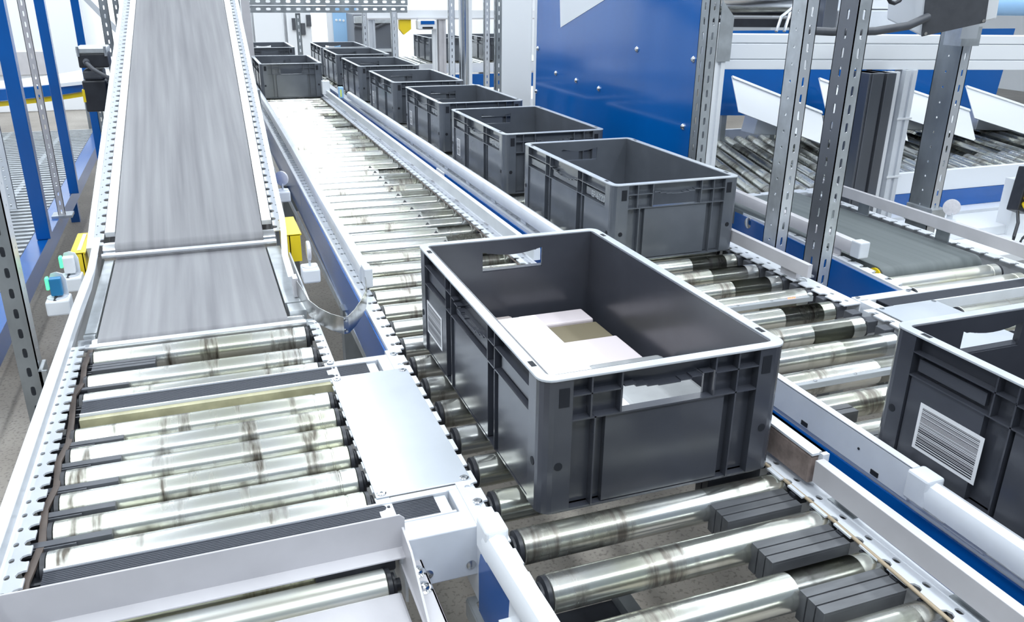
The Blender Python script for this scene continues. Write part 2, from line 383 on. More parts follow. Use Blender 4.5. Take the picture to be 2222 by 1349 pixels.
# transfer units (black ribbed cross belts between the rollers)
for yb0, yb1, xe in ((1.507, 1.560, .288), (1.002, 1.052, .292)):
    nr = 13; bb = MB(); w = (yb1-yb0)/nr
    bb.box(-.262, xe-.022, yb0+.001, yb1-.001, -.045, -.0025)
    for i in range(nr): bb.box(-.262, xe-.022, yb0+i*w+.0006, yb0+(i+1)*w-.0006, -.01, -.0006)
    tb = bb.build('transfer_belt', 'cbelt', LC)
    bb = MB()
    for dx in (-.085, -.105): pass
    bb.box(-.262, xe, yb1, yb1+.004, -.05, .002); bb.box(-.262, xe, yb0-.004, yb0, -.05, .002)
    bb.build('belt_edge_rail', 'paint', LC)
    MB().box(xe-.022, xe-.004, yb0+.002, yb1-.002, -.04, -.002).build('belt_end_roller_cover', 'alu', LC)
MB().box(-.262, .20, 1.489, 1.502, -.02, -.003).build('yellowed_strip', 'yellowed', LC)
# black plastic fingers between the rollers at the left
for i, y in enumerate((1.411, 1.341, 1.270, 1.199, 1.126)):
    f = MB(); f.box(-.290, -.185, y-.0065, y+.0065, -.022, -.006); f.box(-.298, -.23, y-.011, y-.0085, -.02, -.007); f.build('plastic_finger', 'dgrey', LC)
vbelt_comb(LC, -.262, -.142, 1.712, 1.752, -.007, 3, 'dgrey'); vbelt_comb(LC, -.278, -.188, 1.628, 1.640, -.007, 1, 'dgrey')
f = MB()
for y in (1.75, 1.72, 1.64, 1.56, 1.53, 1.455, 1.39, 1.32, 1.25, 1.18, 1.105, 1.04, 1.01):
    f.box(-.298, -.262, y-.012, y-.007, -.03, -.010); f.box(-.298, -.262, y+.002, y+.007, -.03, -.012)
f.box(-.286, -.268, .98, 1.83, -.045, -.022)
f.build('bearing_clips', 'black', LC)
f = MB(); f.sweep([(-.272, 1.83, -.008), (-.276, 1.74, -.004), (-.273, 1.66, -.008), (-.282, 1.60, -.004), (-.276, 1.50, -.010), (-.272, 1.42, -.008), (-.279, 1.35, -.004), (-.274, 1.28, -.008), (-.281, 1.21, -.004), (-.275, 1.13, -.009), (-.282, 1.04, -.005), (-.28, .99, -.01)],
           [(-.005, -.002), (.005, -.002), (.005, .002), (-.005, .002)]); f.build('drive_belt', 'strap', LC)
# outer guide rail, flaring upwards to the incline
f = MB(); gp = [(-.313, .80, .045), (-.309, 1.1, .046), (-.305, 1.5, .047), (-.300, 1.9, .05), (-.292, 2.15, .055), (-.296, 2.4, .066)]
f.sweep(gp, [(-.004, -.034), (-.001, -.034), (.001, .012), (.014, .016), (.014, .019), (-.004, .019)]); f.build('guide_rail', 'paint', LC, bevel=.0015)
# cover plate and crossing pieces between the left and the middle conveyor
f = MB(); f.plate([(0, 0), (.152, 0), (.152, .43), (.140, .436), (0, .436)], [], (.186, 1.068, .0008), (1, 0, 0), (0, 1, 0), .0025); f.build('cover_plate', 'cover', LC, bevel=.0012)
f = MB(); f.box(.206, .338, 1.052+.004, 1.068, -.05, .001); f.box(.206, .338, 1.504, 1.507, -.05, .001)
f.box(.186, .338, 1.566, 1.585, -.05, .001); f.box(.292, .338, 1.502, 1.566, -.05, .001); f.box(.296, .338, .998, 1.056, -.05, .001)
f.box(.206, .338, .955, .998, -.085, .0012); f.build('crossing_frame', 'paint', LC, bevel=.002)
sc = MB()
for x, y in ((.196, 1.078), (.328, 1.078), (.196, 1.494), (.328, 1.494), (.196, 1.577), (.328, 1.577), (.328, 1.01)):
    sc.lathe([(.0075, 0), (.0075, .0012), (.006, .0022), (.0025, .0022), (.0025, .001)], (x, y, .003), (0, 0, 1), 14)
for x in (.235, .30): sc.lathe([(.0075, 0), (.0075, .0015), (.003, .003)], (x, .955, -.045-.02), (0, -1, 0), 14)
sc.build('flat_screws', 'screw', LC, smooth=30)
# lower belt and its end bar
f = MB(); prof = [(1.872+.020*math.sin(a), -.020+.020*math.cos(a)) for a in [math.pi*i/8 for i in range(9)]]
vs = []
yz_ = [(2.50, 0.0)]+[(1.872-.020*math.sin(a), -.020+.020*math.cos(a)) for a in [math.pi*i/10 for i in range(11)]]+[(2.50, -.04)]
for x in (-.262, .142): vs += [(x, y, z) for y, z in yz_]
n = len(yz_); f.add(vs, [(i, (i+1) % n, n+(i+1) % n, n+i) for i in range(n)]+[tuple(range(n))[::-1], tuple(range(n, 2*n))]); f.build('lower_belt', 'belt', LC, smooth=40)
MB().tube([(-.285, 1.836, -.006), (.180, 1.836, -.006)], .0085, 12).build('end_bar', 'alu', LC, smooth=40)
f = MB(); f.lathe([(.019, 0), (.019, .038)], (-.300+.038, 1.872, -.020), (-1, 0, 0), 18); f.lathe([(.019, 0), (.019, .038)], (.142, 1.872, -.020), (1, 0, 0), 18); f.build('belt_pulley', 'chrome', LC, smooth=40)
f = MB(); f.box(-.290, -.266, 1.905, 2.45, -.03, .002); f.box(.146, .184, 1.96, 2.45, -.03, .002); f.box(.150, .190, 1.90, 1.955, -.03, .001); f.box(-.292, -.268, 1.89, 1.90, -.03, .001); f.build('belt_side_cover', 'zinc', LC, bevel=.001)
f = MB(); f.box(.150, .200, 1.83, 1.87, -.04, -.012); f.build('belt_side_bracket', 'zincd', LC)
for x, y in ((-.31, 1.1), (-.31, 2.0), (.215, 1.2), (.215, 2.1)): leg(LC, x, y, -.11)
MB().box(-.31, .215, 1.09, 1.12, -.3, -.26).build('cross_beam', 'zincd', LC)

# front discharge section (bottom left)
FD = thing('roller_conveyor', 'lower roller section in the bottom left corner behind a grey guide plate', 'conveyor', (-.05, .8, 0))
for y in (1.032, .962, .70): roller(FD, -.06, y, .47, 'fd' if y > 1 else 'fdw', 'rollery' if y > 1 else 'rollerw', r=.0265, z=-.05 if y < 1 else -.06)
f = MB(); f.plate([(-.36, -.012), (.205, -.012), (.205, .036), (.198, .043), (-.36, .043)], [], (0, .962, 0), (1, 0, 0), (0, 0, 1), .003); f.box(-.36, .203, .935, .960, -.013, -.010)
f.build('guide_plate', 'paint2', FD, bevel=.001)
f = MB(); f.plate([(0, 0), (.15, 0), (.15, .06), (.10, .055)], [], (.199, .805, -.035), (0, 1, 0), (0, 0, 1), .003); f.build('gusset', 'paint2', FD)
f = MB(); f.box(.196, .226, .805, .955, -.04, -.036); f.box(.222, .226, .80, .955, -.12, -.036); f.build('side_frame', 'paint2', FD, bevel=.001)
f = MB()
for y in (.893, .928): f.lathe([(.0125, 0), (.0125, .0015), (.0105, .003), (.0085, .003), (.0075, .0075), (.0035, .0085), (.0030, .006)], (.2125, y, -.036), (0, 0, 1), 18)
f.build('dome_bolts', 'chrome', FD, smooth=35)
f = MB(); f.box(-.40, .226, .60, .832, -.05, -.030) if False else f.box(-.40, .19, .80, .930, -.095, -.062); f.build('front_cover', 'paint2', FD, bevel=.004)
f = MB(); f.box(.08, .196, .992, .1002*10, -.075, -.046); f.build('plastic_finger', 'dgrey', FD, bevel=.003)
for x, y in ((-.30, .72), (.21, .72)): leg(FD, x, y, -.08)
MB().box(-.30, .21, .70, .74, -.2, -.12).build('cross_beam', 'zincd', FD)

# ================================================================== INCLINE BELT
IN = thing('belt_conveyor', 'steep grey belt conveyor rising away at the left', 'conveyor', (-.05, 2.55, 0))
SL = math.atan(.275); cs, sn = math.cos(SL), math.sin(SL)
def inc(x, s, h, dx=0.022):   # local: x across, s along slope, h above belt
    return Vector((x+dx*s, 2.50+s*cs-h*sn, .035+s*sn+h*cs))
def incbox(b, x0, x1, s0, s1, h0, h1):
    vs = [inc(x0, s0, h0), inc(x1, s0, h0), inc(x1, s1, h0), inc(x0, s1, h0), inc(x0, s0, h1), inc(x1, s0, h1), inc(x1, s1, h1), inc(x0, s1, h1)]
    return b.add(vs, [(3, 2, 1, 0), (4, 5, 6, 7), (0, 1, 5, 4), (1, 2, 6, 5), (2, 3, 7, 6), (3, 0, 4, 7)])
SLEN = 3.6
f = MB(); R = .030
pr = [(SLEN, 0)]+[(-R*math.sin(a)+R*.2, -R+R*math.cos(a)) for a in [math.pi*i/12 for i in range(13)]]+[(SLEN, -2*R)]
n = len(pr); f.add([inc(-.262, s, h) for s, h in pr]+[inc(.142, s, h) for s, h in pr], [(i, (i+1) % n, n+(i+1) % n, n+i) for i in range(n)]+[tuple(range(n))[::-1], tuple(range(n, 2*n))])
f.build('belt', 'belt', IN, smooth=40)
f = MB(); c = inc(-.262, .006, -R); f.lathe([(R*.93, 0), (R*.93, .032)], c, (-1, 0, 0), 18); c = inc(.142, .006, -R); f.lathe([(R*.93, 0), (R*.93, .034)], c, (1, 0, 0), 18); f.build('belt_pulley', 'chrome', IN, smooth=40)
MB().tube([(-.296, 2.462, .012), (.176, 2.462, .012)], .0075, 12).build('nip_bar', 'alu', IN, smooth=40)
f = MB()
for s0, s1 in ((.06, .62), (.623, 2.2), (2.203, SLEN)): incbox(f, -.290, -.264, s0, s1, -.012, .003); incbox(f, .144, .172, s0, s1, -.012, .003)
f.build('side_cover', 'white', IN)
d = (inc(0, 1, 0)-inc(0, 0, 0)).normalized(); f = MB()
f.strip(inc(-.322, .0, -.004), d, (1, 0, 0), SLEN, .030, -.003, .048, slots=[(.25, .010, .003, .002)], notches=[(.5, .0095, .013)])
f.strip(inc(.204, .0, -.004), d, (-1, 0, 0), SLEN, .030, .003, .048, slots=[(.25, .010, .003, .002)], notches=[(.5, .0095, .013)])
incbox(f, -.325, -.322, 0, SLEN, -.12, -.003); incbox(f, .204, .207, 0, SLEN, -.12, -.003); f.build('notched_frame', 'paint', IN)
f = MB(); incbox(f, -.3285, -.3255, .0, SLEN, -.125, -.02); incbox(f, .2075, .2105, .0, SLEN, -.125, -.02); f.build('side_panel', 'blue', IN)
f = MB(); incbox(f, -.290, .172, .05, SLEN, -.07, -.062); incbox(f, -.322, -.316, .05, SLEN, -.07, -.01); f.build('belt_bed', 'paint2', IN)
RP = [(-.004, -.030), (0.0, -.030), (.002, .010), (.012, .014), (.012, .017), (-.004, .017)]
f = MB(); f.sweep([inc(-.318, -.08, .024), inc(-.318, .1, .030), inc(-.318, SLEN, .030)], RP, caps=True); f.build('guide_rail', 'paint', IN)
f = MB(); RQ = [(-a, b_) for a, b_ in RP][::-1]
f.sweep([(.176, 2.02, .030), (.178, 2.18, .040), (.195, 2.36, .050), (.205, 2.50, .062), tuple(inc(.203, .12, .030)), tuple(inc(.203, SLEN, .030))], RQ, caps=True); f.build('guide_rail', 'paint', IN)
f = MB(); f.box(.172, .184, 1.985, 2.022, .004, .052); f.build('rail_end_bracket', 'paint2', IN)
for sx, x0, x1 in ((-1, -.352, -.330), (1, .206, .236)):
    f = MB(); f.box(x0, x0+.003, 2.38, 2.58, -.03, .05) if sx > 0 else f.box(x1-.003, x1, 2.38, 2.58, -.03, .05)
    f.box(x0-.008, x1+.002, 2.38, 2.383, -.03, .05); f.box(x0-.008, x1+.006, 2.38, 2.58, .048, .052); f.box(x0-.010, x0-.007, 2.38, 2.58, -.03, .05); f.build('nip_guard', 'yellow', IN)
MB().box(-.345, -.336, 2.40, 2.56, .0525, .0545).build('guard_label', 'paper', IN)
for s_ in (.25, 1.4, 2.8):
    for x in (-.33, .215):
        p = inc(x, s_, -.12); leg(IN, p.x, p.y, p.z, .045)
for s_ in (1.4, 2.8):
    p = inc(0, s_, -.14); MB().box(p.x-.33, p.x+.20, p.y-.02, p.y+.02, p.z-.04, p.z).build('cross_beam', 'zincd', IN)

# gearmotor on the left of the incline
GM = thing('gear_motor', 'black gear motor with terminal box and grey conduit beside the steep belt', 'motor', (-.40, 3.95, 0))
f = MB(); f.box(-.425, -.335, 3.87, 4.03, .22, .345); f.build('gear_housing', 'black', GM, bevel=.006)
f = MB(); f.box(-.418, -.342, 3.88, 4.02, .345, .385); f.build('wrinkled_cover', 'dgrey', GM, bevel=.01)
f = MB(); f.box(-.425, -.315, 3.87, 4.02, .395, .45); f.build('terminal_box', 'black', GM, bevel=.005)
f = MB(); f.box(-.428, -.312, 3.865, 4.025, .45, .475); f.build('terminal_lid', 'zinc', GM, bevel=.006)
f = MB()
for x in (-.42, -.32): f.tube([(x, 3.863, .44), (x, 3.863, .478)], .006, 8)
f.build('lid_screws', 'screw', GM)
pts = [Vector((-.395, 3.855, .42)), Vector((-.39, 3.83, .415)), Vector((-.37, 3.81, .395)), Vector((-.34, 3.80, .375)), Vector((-.30, 3.80, .35))]
pp = []
for i in range(len(pts)-1):
    for j in range(8): pp.append(pts[i].lerp(pts[i+1], j/8))
f = MB(); f.tube(pp, .008, 8, rr=[.0075 if i % 2 else .0095 for i in range(len(pp))]); f.tube([pts[0]+Vector((0, .02, 0)), pts[0], pts[1]], .013, 10); f.build('conduit', 'dgrey', GM, smooth=60)
f = MB(); f.box(-.43, -.42, 3.87, 3.90, .26, .31); f.build('lockout_tag', 'yellow', GM)
MB().box(-.345, -.30, 3.90, 4.0, .25, .33).build('shaft_flange', 'black', GM)

# ================================================================== MIDDLE CONVEYOR
CC = thing('roller_conveyor', 'middle roller conveyor carrying the crate of packages in the foreground', 'conveyor', (.58, 3.0, 0))
ys = [.49+.0] ; y = .5015
while y < 8.35:
    lx = .362+max(0, (min(y, 5)-1))*.012
    roller(CC, (lx+.812)/2, y, .45, 'cc', 'rollerc', r=.0262, grooves=(.035, .075, .14)); y += .1050
def fl(parent, x0, x1, y0, y1, w, inner, name, holes=True, pitch=.0525):
    """flange following x0->x1; inner=+1 notches face +x"""
    f = MB(); d = Vector((x1-x0, y1-y0, 0)); L = d.length; V = Vector((inner, 0, 0))
    f.strip((x0, y0, 0), d, V, L, w, .003*(-inner), pitch, slots=[(.5, w*.45, .0062, .0045)], notches=[(0.52, .009, .014)])
    # side web
    a = Vector((x0, y0, 0)); bb_ = Vector((x1, y1, 0)); t = -.004*inner
    f.add([a+Vector((0, 0, -.13)), bb_+Vector((0, 0, -.13)), bb_+Vector((0, 0, -.0005)), a+Vector((0, 0, -.0005)), a+Vector((-t, 0, -.13)), bb_+Vector((-t, 0, -.13)), bb_+Vector((-t, 0, -.0005)), a+Vector((-t, 0, -.0005))],
          [(0, 1, 2, 3), (7, 6, 5, 4), (0, 4, 5, 1), (3, 2, 6, 7), (0, 3, 7, 4), (1, 5, 6, 2)])
    return f.build(name, 'paint', parent)
fl(CC, .306, .314, .45, 1.6, .034, 1, 'left_frame'); fl(CC, .322, .380, 1.6, 8.35, .034, 1, 'left_frame')
fl(CC, .845, .845, .45, 8.35, .044, -1, 'right_frame')
def sidepanel(parent, x0, x1, y0, y1, z0, z1, name='side_panel', m='blue', t=.004):
    a = Vector((x0, y0, 0)); c = Vector((x1, y1, 0)); f = MB(); T = Vector((t, 0, 0)); A = Vector((0, 0, z0)); B = Vector((0, 0, z1))
    f.add([a+A, c+A, c+B, a+B, a+A+T, c+A+T, c+B+T, a+B+T], [(3, 2, 1, 0), (4, 5, 6, 7), (0, 1, 5, 4), (2, 3, 7, 6), (3, 0, 4, 7), (1, 2, 6, 5)])
    return f.build(name, m, parent)
sidepanel(CC, .317, .334, 1.60, 3.2, -.125, -.006); sidepanel(CC, .334, .366, 3.203, 6.6, -.125, -.006)
f = MB(); f.plate([(.45, -.006), (.900, -.006), (.918, -.02), (.925, -.045), (.925, -.125), (.45, -.125)], [], (.302, 0, 0), (0, 1, 0), (0, 0, 1), .004); f.build('side_panel', 'blue', CC)
sidepanel(CC, .320, .325, 1.6, 6.6, -.150, -.125, 'bottom_edge', 'zinc')
MB().box(.36, .60, .30, 1.02, -.27, -.262).build('drip_tray', 'black', CC); MB().box(.575, .60, .30, 1.02, -.262, -.24).build('tray_edge', 'zincd', CC)  # dark plate below the rollers, added partly to stand in for the crate's shadow
sidepanel(CC, .847, .847, .45, 6.6, -.125, -.012, 'side_panel', 'blue', .003)
# left guide (rounded white rail)
f = MB(); f.sweep([(.353, 2.0, .045), (.362, 2.8, .045), (.378, 3.7, .045), (.392, 5.0, .045), (.402, 6.4, .045)], RAILP, caps=True); f.build('guide_rail', 'paint', CC, smooth=40)
f = MB(); f.box(.343, .364, 1.955, 2.004, .018, .068); f.build('rail_end_cap', 'paint', CC, bevel=.003)
y = 2.25
while y < 6.4: standoff(CC, .33+(y-2)*.013, .352+(y-2)*.012, y, .0, .035, .035); y += .36
# near guide tube
f = MB(); f.sweep([(.300, .86, .045), (.306, .70, .045), (.312, .40, .045)], RAILP, caps=True); f.build('guide_rail', 'white', CC, smooth=40)
f = MB(); f.box(.286, .318, .845, .888, .020, .070); f.build('rail_end_cap', 'white', CC, bevel=.004)
standoff(CC, .285, .318, .775, -.03, .03, .035, 'white')
f = MB(); f.plate([(0, 0), (.05, 0), (.045, .05), (.005, .05)], [], (.3, .75, -.04), (0, 1, 0), (0, 0, 1), .02); f.build('guide_bracket', 'white', CC, bevel=.003)
# right guide
RAILS = [(-.004, -.020), (.016, -.020), (.016, .012), (.012, .018), (-.004, .018)]
f = MB(); f.sweep([(.826, 2.02, .042), (.826, 6.3, .042)], RAILS); f.build('guide_rail', 'paint', CC, bevel=.001)
f = MB(); f.sweep([(.828, .40, .042), (.826, .862, .042)], RAILS); f.build('guide_rail', 'paint2', CC, bevel=.001)
f = MB(); f.box(.842, .848, .870, 1.17, .012, .066); f.box(.822, .848, .870, 1.17, .062, .066); f.box(.836, .848, .862, .872, .02, .066); f.build('guide_channel', 'paint', CC)
f = MB(); f.box(.822, .841, .872, 1.17, .012, .060); f.build('woven_lining', 'brown', CC, bevel=.003)
y = 2.15
while y < 6.3: standoff(CC, .838, .846, y, .0, .03, .035, 'paint2'); y += .33
for y in (.81, .58): standoff(CC, .835, .850, y, .0, .03, .055, 'zincd')
MB().tube([(.797, .44, .002), (.803, .66, .003), (.808, .80, .001), (.810, 1.02, .0)], .0028, 8).build('round_belt', 'strap2', CC, smooth=50)
MB().tube([(.795, 2.0, .0), (.797, 4.0, .0), (.797, 6.3, .0)], .0026, 6).build('round_belt', 'strap', CC, smooth=50)
for y0 in (.640, .745):
    vbelt_comb(CC, .667, .800, y0, y0+.050, -.004, 3, 'fgrey', .045)
vbelt_comb(CC, .667, .800, .850, .900, -.008, 3, 'fgrey', .045); vbelt_comb(CC, .700, .800, .955, .99, -.008, 2, 'dgrey', .04)
vbelt_comb(CC, .667, .800, .536, .586, -.004, 3, 'fgrey', .045)
f = MB()
yy = .527
while yy < 2.5:
    for s_ in (-.022, .026): f.box(.798, .824, yy+s_, yy+s_+.012, -.02, -.002); f.lathe([(.008, 0), (.008, .007), (.004, .008)], (.818, yy+s_+.006, -.006), (0, 0, 1), 10)
    yy += .105
f.build('bearing_clips', 'black', CC, smooth=30)
for y0, lab in ((.806, 0), (.913, 1)):      # transparent sensor bars between the rollers
    f = MB(); f.box(.375, .815, y0-.006, y0+.006, -.020, -.006); sb = f.build('sensor_bar', 'clear', CC, bevel=.0015)
    f = MB()
    for x in (.47, .58, .68): f.lathe([(.004, 0), (.004, .0012), (.002, .002)], (x, y0, -.0058), (0, 0, 1), 10)
    f.build('bar_screws', 'screw', sb, smooth=30)
    f = MB()
    for i in range(4): f.lathe([(.0022, 0), (.0015, .0015)], (.742+i*.007, y0-.001+.002*(i % 2), -.0058), (0, 0, 1), 8)
    f.build('indicator_lights', 'led', sb)
    f = MB(); f.lathe([(.0022, 0), (.0015, .0015)], (.737, y0, -.0058), (0, 0, 1), 8); f.build('indicator_light', 'ledy', sb)
    if lab: MB().box(.700, .726, y0-.005, y0+.005, -.0058, -.0052).build('sticker', 'label_y', sb)
# deflector triangles between rollers
f = MB(); y = 2.351
for i in range(12): f.add([(.655, y-.008, -.004), (.671, y-.008, -.004), (.663, y+.008, -.003), (.663, y-.002, .004)], [(0, 1, 3), (1, 2, 3), (2, 0, 3), (2, 1, 0)]); y += .105
f.build('black_markers', 'black', CC)
for y in (.7, 2.2, 3.8, 5.4, 7.6):
    for x in (.34, .845): leg(CC, x, y, -.12)
for y in (.7, 2.2, 3.8, 5.4): MB().box(.34, .845, y-.02, y+.02, -.24, -.19).build('cross_beam', 'zincd', CC)
f = MB(); f.strip((.298, .97, -.14), (0, -1, 0), (1, 0, 0), .5, .03, .003, .05, slots=[(.5, .015, .012, .006)]); f.box(.296, .299, .47, .97, -.17, -.14); f.build('slotted_angle', 'zinc', CC)

# spring steel loop between the left and the middle conveyor
f = MB(); lp = [(.176, 2.02, .028), (.186, 1.93, .028), (.190, 1.84, .028), (.205, 1.78, .028), (.225, 1.735, .028), (.248, 1.705, .028), (.258, 1.708, .028), (.280, 1.745, .028), (.305, 1.80, .028), (.325, 1.855, .028), (.340, 1.92, .028), (.347, 1.985, .028)]
f.sweep(lp, [(-.0008, -.020), (.0008, -.020), (.0008, .020), (-.0008, .020)]); LO = f.build('deflector_strip', 'spring', None, smooth=30)
tag(LO, 'bent shiny steel strip bridging the gap between the steep belt and the middle conveyor', 'metal strip')
f = MB()
for z in (.015, .040): f.tube([(.253, 1.7035, z), (.253, 1.7010, z)], .0028, 8)
f.build('rivets', 'screw', LO)

# ================================================================== SECOND CONVEYOR (right)
RC = thing('roller_conveyor', 'right roller conveyor carrying the row of grey crates', 'conveyor', (1.2, 3.0, 0))
y = .488
k = 0
while y < 8.6:
    if abs(y-6.67) > .02: roller(RC, 1.217, y, .43, 'rc', 'rollerc', r=.0262, grooves=(.04, .15))
    y += .105; k += 1
fl(RC, .954, .946, .40, 1.6, .040, 1, 'left_frame'); fl(RC, .942, .938, 1.6, 8.4, .044, 1, 'left_frame'); fl(RC, 1.492, 1.500, 1.50, 8.4, .052, -1, 'right_frame'); fl(RC, 1.470, 1.492, .55, 1.46, .030, -1, 'right_frame')
sidepanel(RC, .948, .940, .40, 1.6, -.125, -.006); sidepanel(RC, .936, .934, 1.603, 2.62, -.125, -.006); sidepanel(RC, .934, .934, 2.625, 3.30, -.125, -.006); sidepanel(RC, .934, .934, 3.42, 8.4, -.125, -.006); MB().box(.931, .937, 3.305, 3.415, -.125, -.004).build('joint_cover', 'white', RC)
sidepanel(RC, 1.494, 1.502, 1.62, 8.4, -.125, -.006)
f = MB(); f.sweep([(.957, 1.42, .046), (.955, 2.5, .046), (.953, 3.6, .046), (.950, 4.6, .046), (.948, 5.6, .046)], RAILP); f.build('guide_rail', 'paint', RC, smooth=40)
f = MB(); f.box(.944, .948, .792, 1.40, .006, .062); f.box(.944, .958, .792, 1.40, .059, .063); f.box(.944, .956, .792, 1.40, .004, .008); f.build('guide_channel', 'paint', RC, bevel=.001)
f = MB()
for y in (.86, 1.03, 1.20): f.box(.9425, .9445, y-.008, y+.008, .008, .016)
f.lathe([(.0022, 0), (.0022, .001)], (.9435, .90, .035), (-1, 0, 0), 10); f.build('slots', 'hole', RC)
f = MB(); f.sweep([(.940, .765, .046), (.940, .40, .046)], RAILP); f.build('guide_rail', 'paint', RC, smooth=40)
f = MB(); f.box(.924, .957, .745, .785, .022, .070); f.build('rail_end_cap', 'paint', RC, bevel=.004)
f = MB(); f.plate([(0, 0), (.075, 0), (.06, .035), (.01, .035)], [], (.948, .655, .0), (0, 1, 0), (0, 0, 1), .02); f.build('guide_bracket', 'paint', RC, bevel=.004)
y = 1.55
while y < 5.4: standoff(RC, .945, .957, y, .0, .032, .045); y += .30
f = MB(); f.sweep([(1.438, 1.64, .046), (1.442, 2.3, .046)], [(-.004, -.018), (.010, -.018), (.010, .018), (-.004, .018)]); f.build('guide_rail', 'paint2', RC, bevel=.001)
f = MB(); f.box(1.45, 1.462, 1.70, 1.765, .0, .034); f.build('guide_bracket', 'paint2', RC)
f = MB(); f.box(1.448, 1.52, 1.71, 1.75, -.002, .0035); f.lathe([(.012, 0), (.012, .004), (.004, .006)], (1.462, 1.69, .002), (0, 0, 1), 12); f.build('bracket_foot', 'zinc', RC)
for y0 in (.640, .745, .850, .955): vbelt_comb(RC, 1.005, 1.085, y0, y0+.042, -.008, 3, 'fgrey', .04)
vbelt_comb(RC, 1.02, 1.10, 1.065, 1.115, -.008, 3, 'fgrey', .04)
f = MB()
yy = .62
while yy < 2.0:
    f.box(1.432, 1.462, yy, yy+.030, -.035, -.004); yy += .0525
f.build('bearing_clips', 'dgrey', RC, bevel=.002)
for y0 in (1.190, 1.60):
    f = MB(); f.box(1.02, 1.425, y0-.006, y0+.006, -.018, -.004); sb = f.build('sensor_bar', 'clear', RC, bevel=.0015)
    f = MB()
    for x in (1.10, 1.20, 1.30): f.lathe([(.004, 0), (.004, .0012), (.002, .002)], (x, y0, -.0038), (0, 0, 1), 10)
    f.build('bar_screws', 'screw', sb)
    f = MB()
    for i in range(4): f.lathe([(.0022, 0), (.0015, .0015)], (1.352+i*.006, y0, -.0038), (0, 0, 1), 8)
    f.build('indicator_lights', 'led', sb)
    f = MB(); f.lathe([(.007, 0), (.007, .006), (.003, .009)], (1.418, y0, -.004), (0, 0, 1), 12); f.build('bar_knob', 'zinc', sb)
for y in (.8, 2.3, 4.0, 5.6, 7.2):
    for x in (.97, 1.475): leg(RC, x, y, -.12)
for y in (.8, 2.3, 4.0, 5.6, 7.2): MB().box(.97, 1.475, y-.02, y+.02, -.24, -.19).build('cross_beam', 'zincd', RC)

# ================================================================== THIRD CONVEYOR (far right, green-grey belt)
FR = thing('belt_conveyor', 'far right conveyor with a green grey belt and white rollers', 'conveyor', (1.9, 1.9, 0))
y0, y1 = 1.70, 2.53
yz_ = [(y1, .006)]+[(y0-.028*math.sin(a)+.01, -.022+.028*math.cos(a)) for a in [math.pi*i/10 for i in range(11)]]+[(y1, -.05)]
f = MB(); n = len(yz_); f.add([(1.735, a, c) for a, c in yz_]+[(2.10, a, c) for a, c in yz_], [(i, (i+1) % n, n+(i+1) % n, n+i) for i in range(n)]+[tuple(range(n))[::-1], tuple(range(n, 2*n))]); f.build('belt', 'beltg', FR, smooth=40)
for y in (1.635, 1.552): roller(FR, 1.905, y, .385, 'frw', 'rollerw', r=.0262, grooves=(.03,))
for y in (1.405, 1.325, 1.245, 1.165, 1.085, 1.0, .92): roller(FR, 1.905, y, .385, 'fr', 'roller', r=.0262, grooves=(.03,))
fl(FR, 1.668, 1.748, 1.545, 2.50, .030, 1, 'left_frame'); fl(FR, 2.150, 2.185, .8, 2.53, .034, -1, 'right_frame')
sidepanel(FR, 1.664, 1.744, 1.545, 2.50, -.125, -.006)
f = MB(); f.sweep([(1.715, 1.775, .045), (1.765, 2.50, .045)], RAILP); f.build('guide_rail', 'paint2', FR, smooth=40)
f = MB(); f.box(1.696, 1.732, 1.745, 1.782, .020, .068); f.build('rail_end_cap', 'paint', FR, bevel=.004)
for y in (1.86, 2.15): standoff(FR, 1.70, 1.712, y, .0, .03, .05, 'paint2')
f = MB(); f.sweep([(2.085, 1.40, .062), (2.115, 2.45, .062)], [(-.004, -.018), (.010, -.018), (.010, .018), (-.004, .018)]); f.build('guide_rail', 'paint2', FR, bevel=.001)
for y in (1.50, 1.85, 2.2): standoff(FR, 2.11, 2.102+(y-1.5)*.03, y, .0, .05, .05, 'zincd')
nr = 12; f = MB(); yb0, yb1 = 1.466, 1.516; w = (yb1-yb0)/nr; f.box(1.555, 2.10, yb0, yb1, -.045, -.003)
for i in range(nr): f.box(1.555, 2.10, yb0+i*w+.0006, yb0+(i+1)*w-.0006, -.01, -.001)
f.build('transfer_belt', 'cbelt', FR)
f = MB(); f.box(1.50, 2.10, 1.516, 1.521, -.05, .001); f.box(1.56, 2.10, 1.461, 1.466, -.05, .001); f.box(1.503, 1.69, 1.521, 1.548, -.06, .001); f.box(1.503, 1.533, 1.44, 1.521, -.06, .001); f.build('crossing_frame', 'paint', FR, bevel=.0015)
f = MB(); f.plate([(0, 0), (.185, 0), (.185, .76), (0, .76)], [], (1.500, .70, .0008), (1, 0, 0), (0, 1, 0), .0025); f.build('cover_plate', 'cover', FR, bevel=.0012)
f = MB()
for x, y in ((1.512, 1.535), (1.512, 1.452), (1.676, 1.452), (1.676, 1.535)): f.lathe([(.006, 0), (.006, .0012), (.002, .0015)], (x, y, .003), (0, 0, 1), 12)
f.build('flat_screws', 'screw', FR)
f = MB(); f.lathe([(.024, 0), (.024, .004), (.014, .005)], (1.735, 1.712, -.022), (-1, 0, 0), 18); f.build('pulley_disc', 'yellow', FR, smooth=30)
f = MB()
for y in (1.79, 1.90, 2.0, 2.1, 2.2, 2.3): f.lathe([(.019, 0), (.019, .016), (.012, .018)], (1.742, y, -.022), (-1, 0, 0), 14)
f.build('idler_ends', 'chrome', FR, smooth=30)
for x, y in ((1.68, 1.75), (1.7, 2.35), (2.15, 1.1), (2.16, 2.3)): leg(FR, x, y, -.1)
MB().box(1.68, 2.16, 1.73, 1.77, -.24, -.19).build('cross_beam', 'zincd', FR)

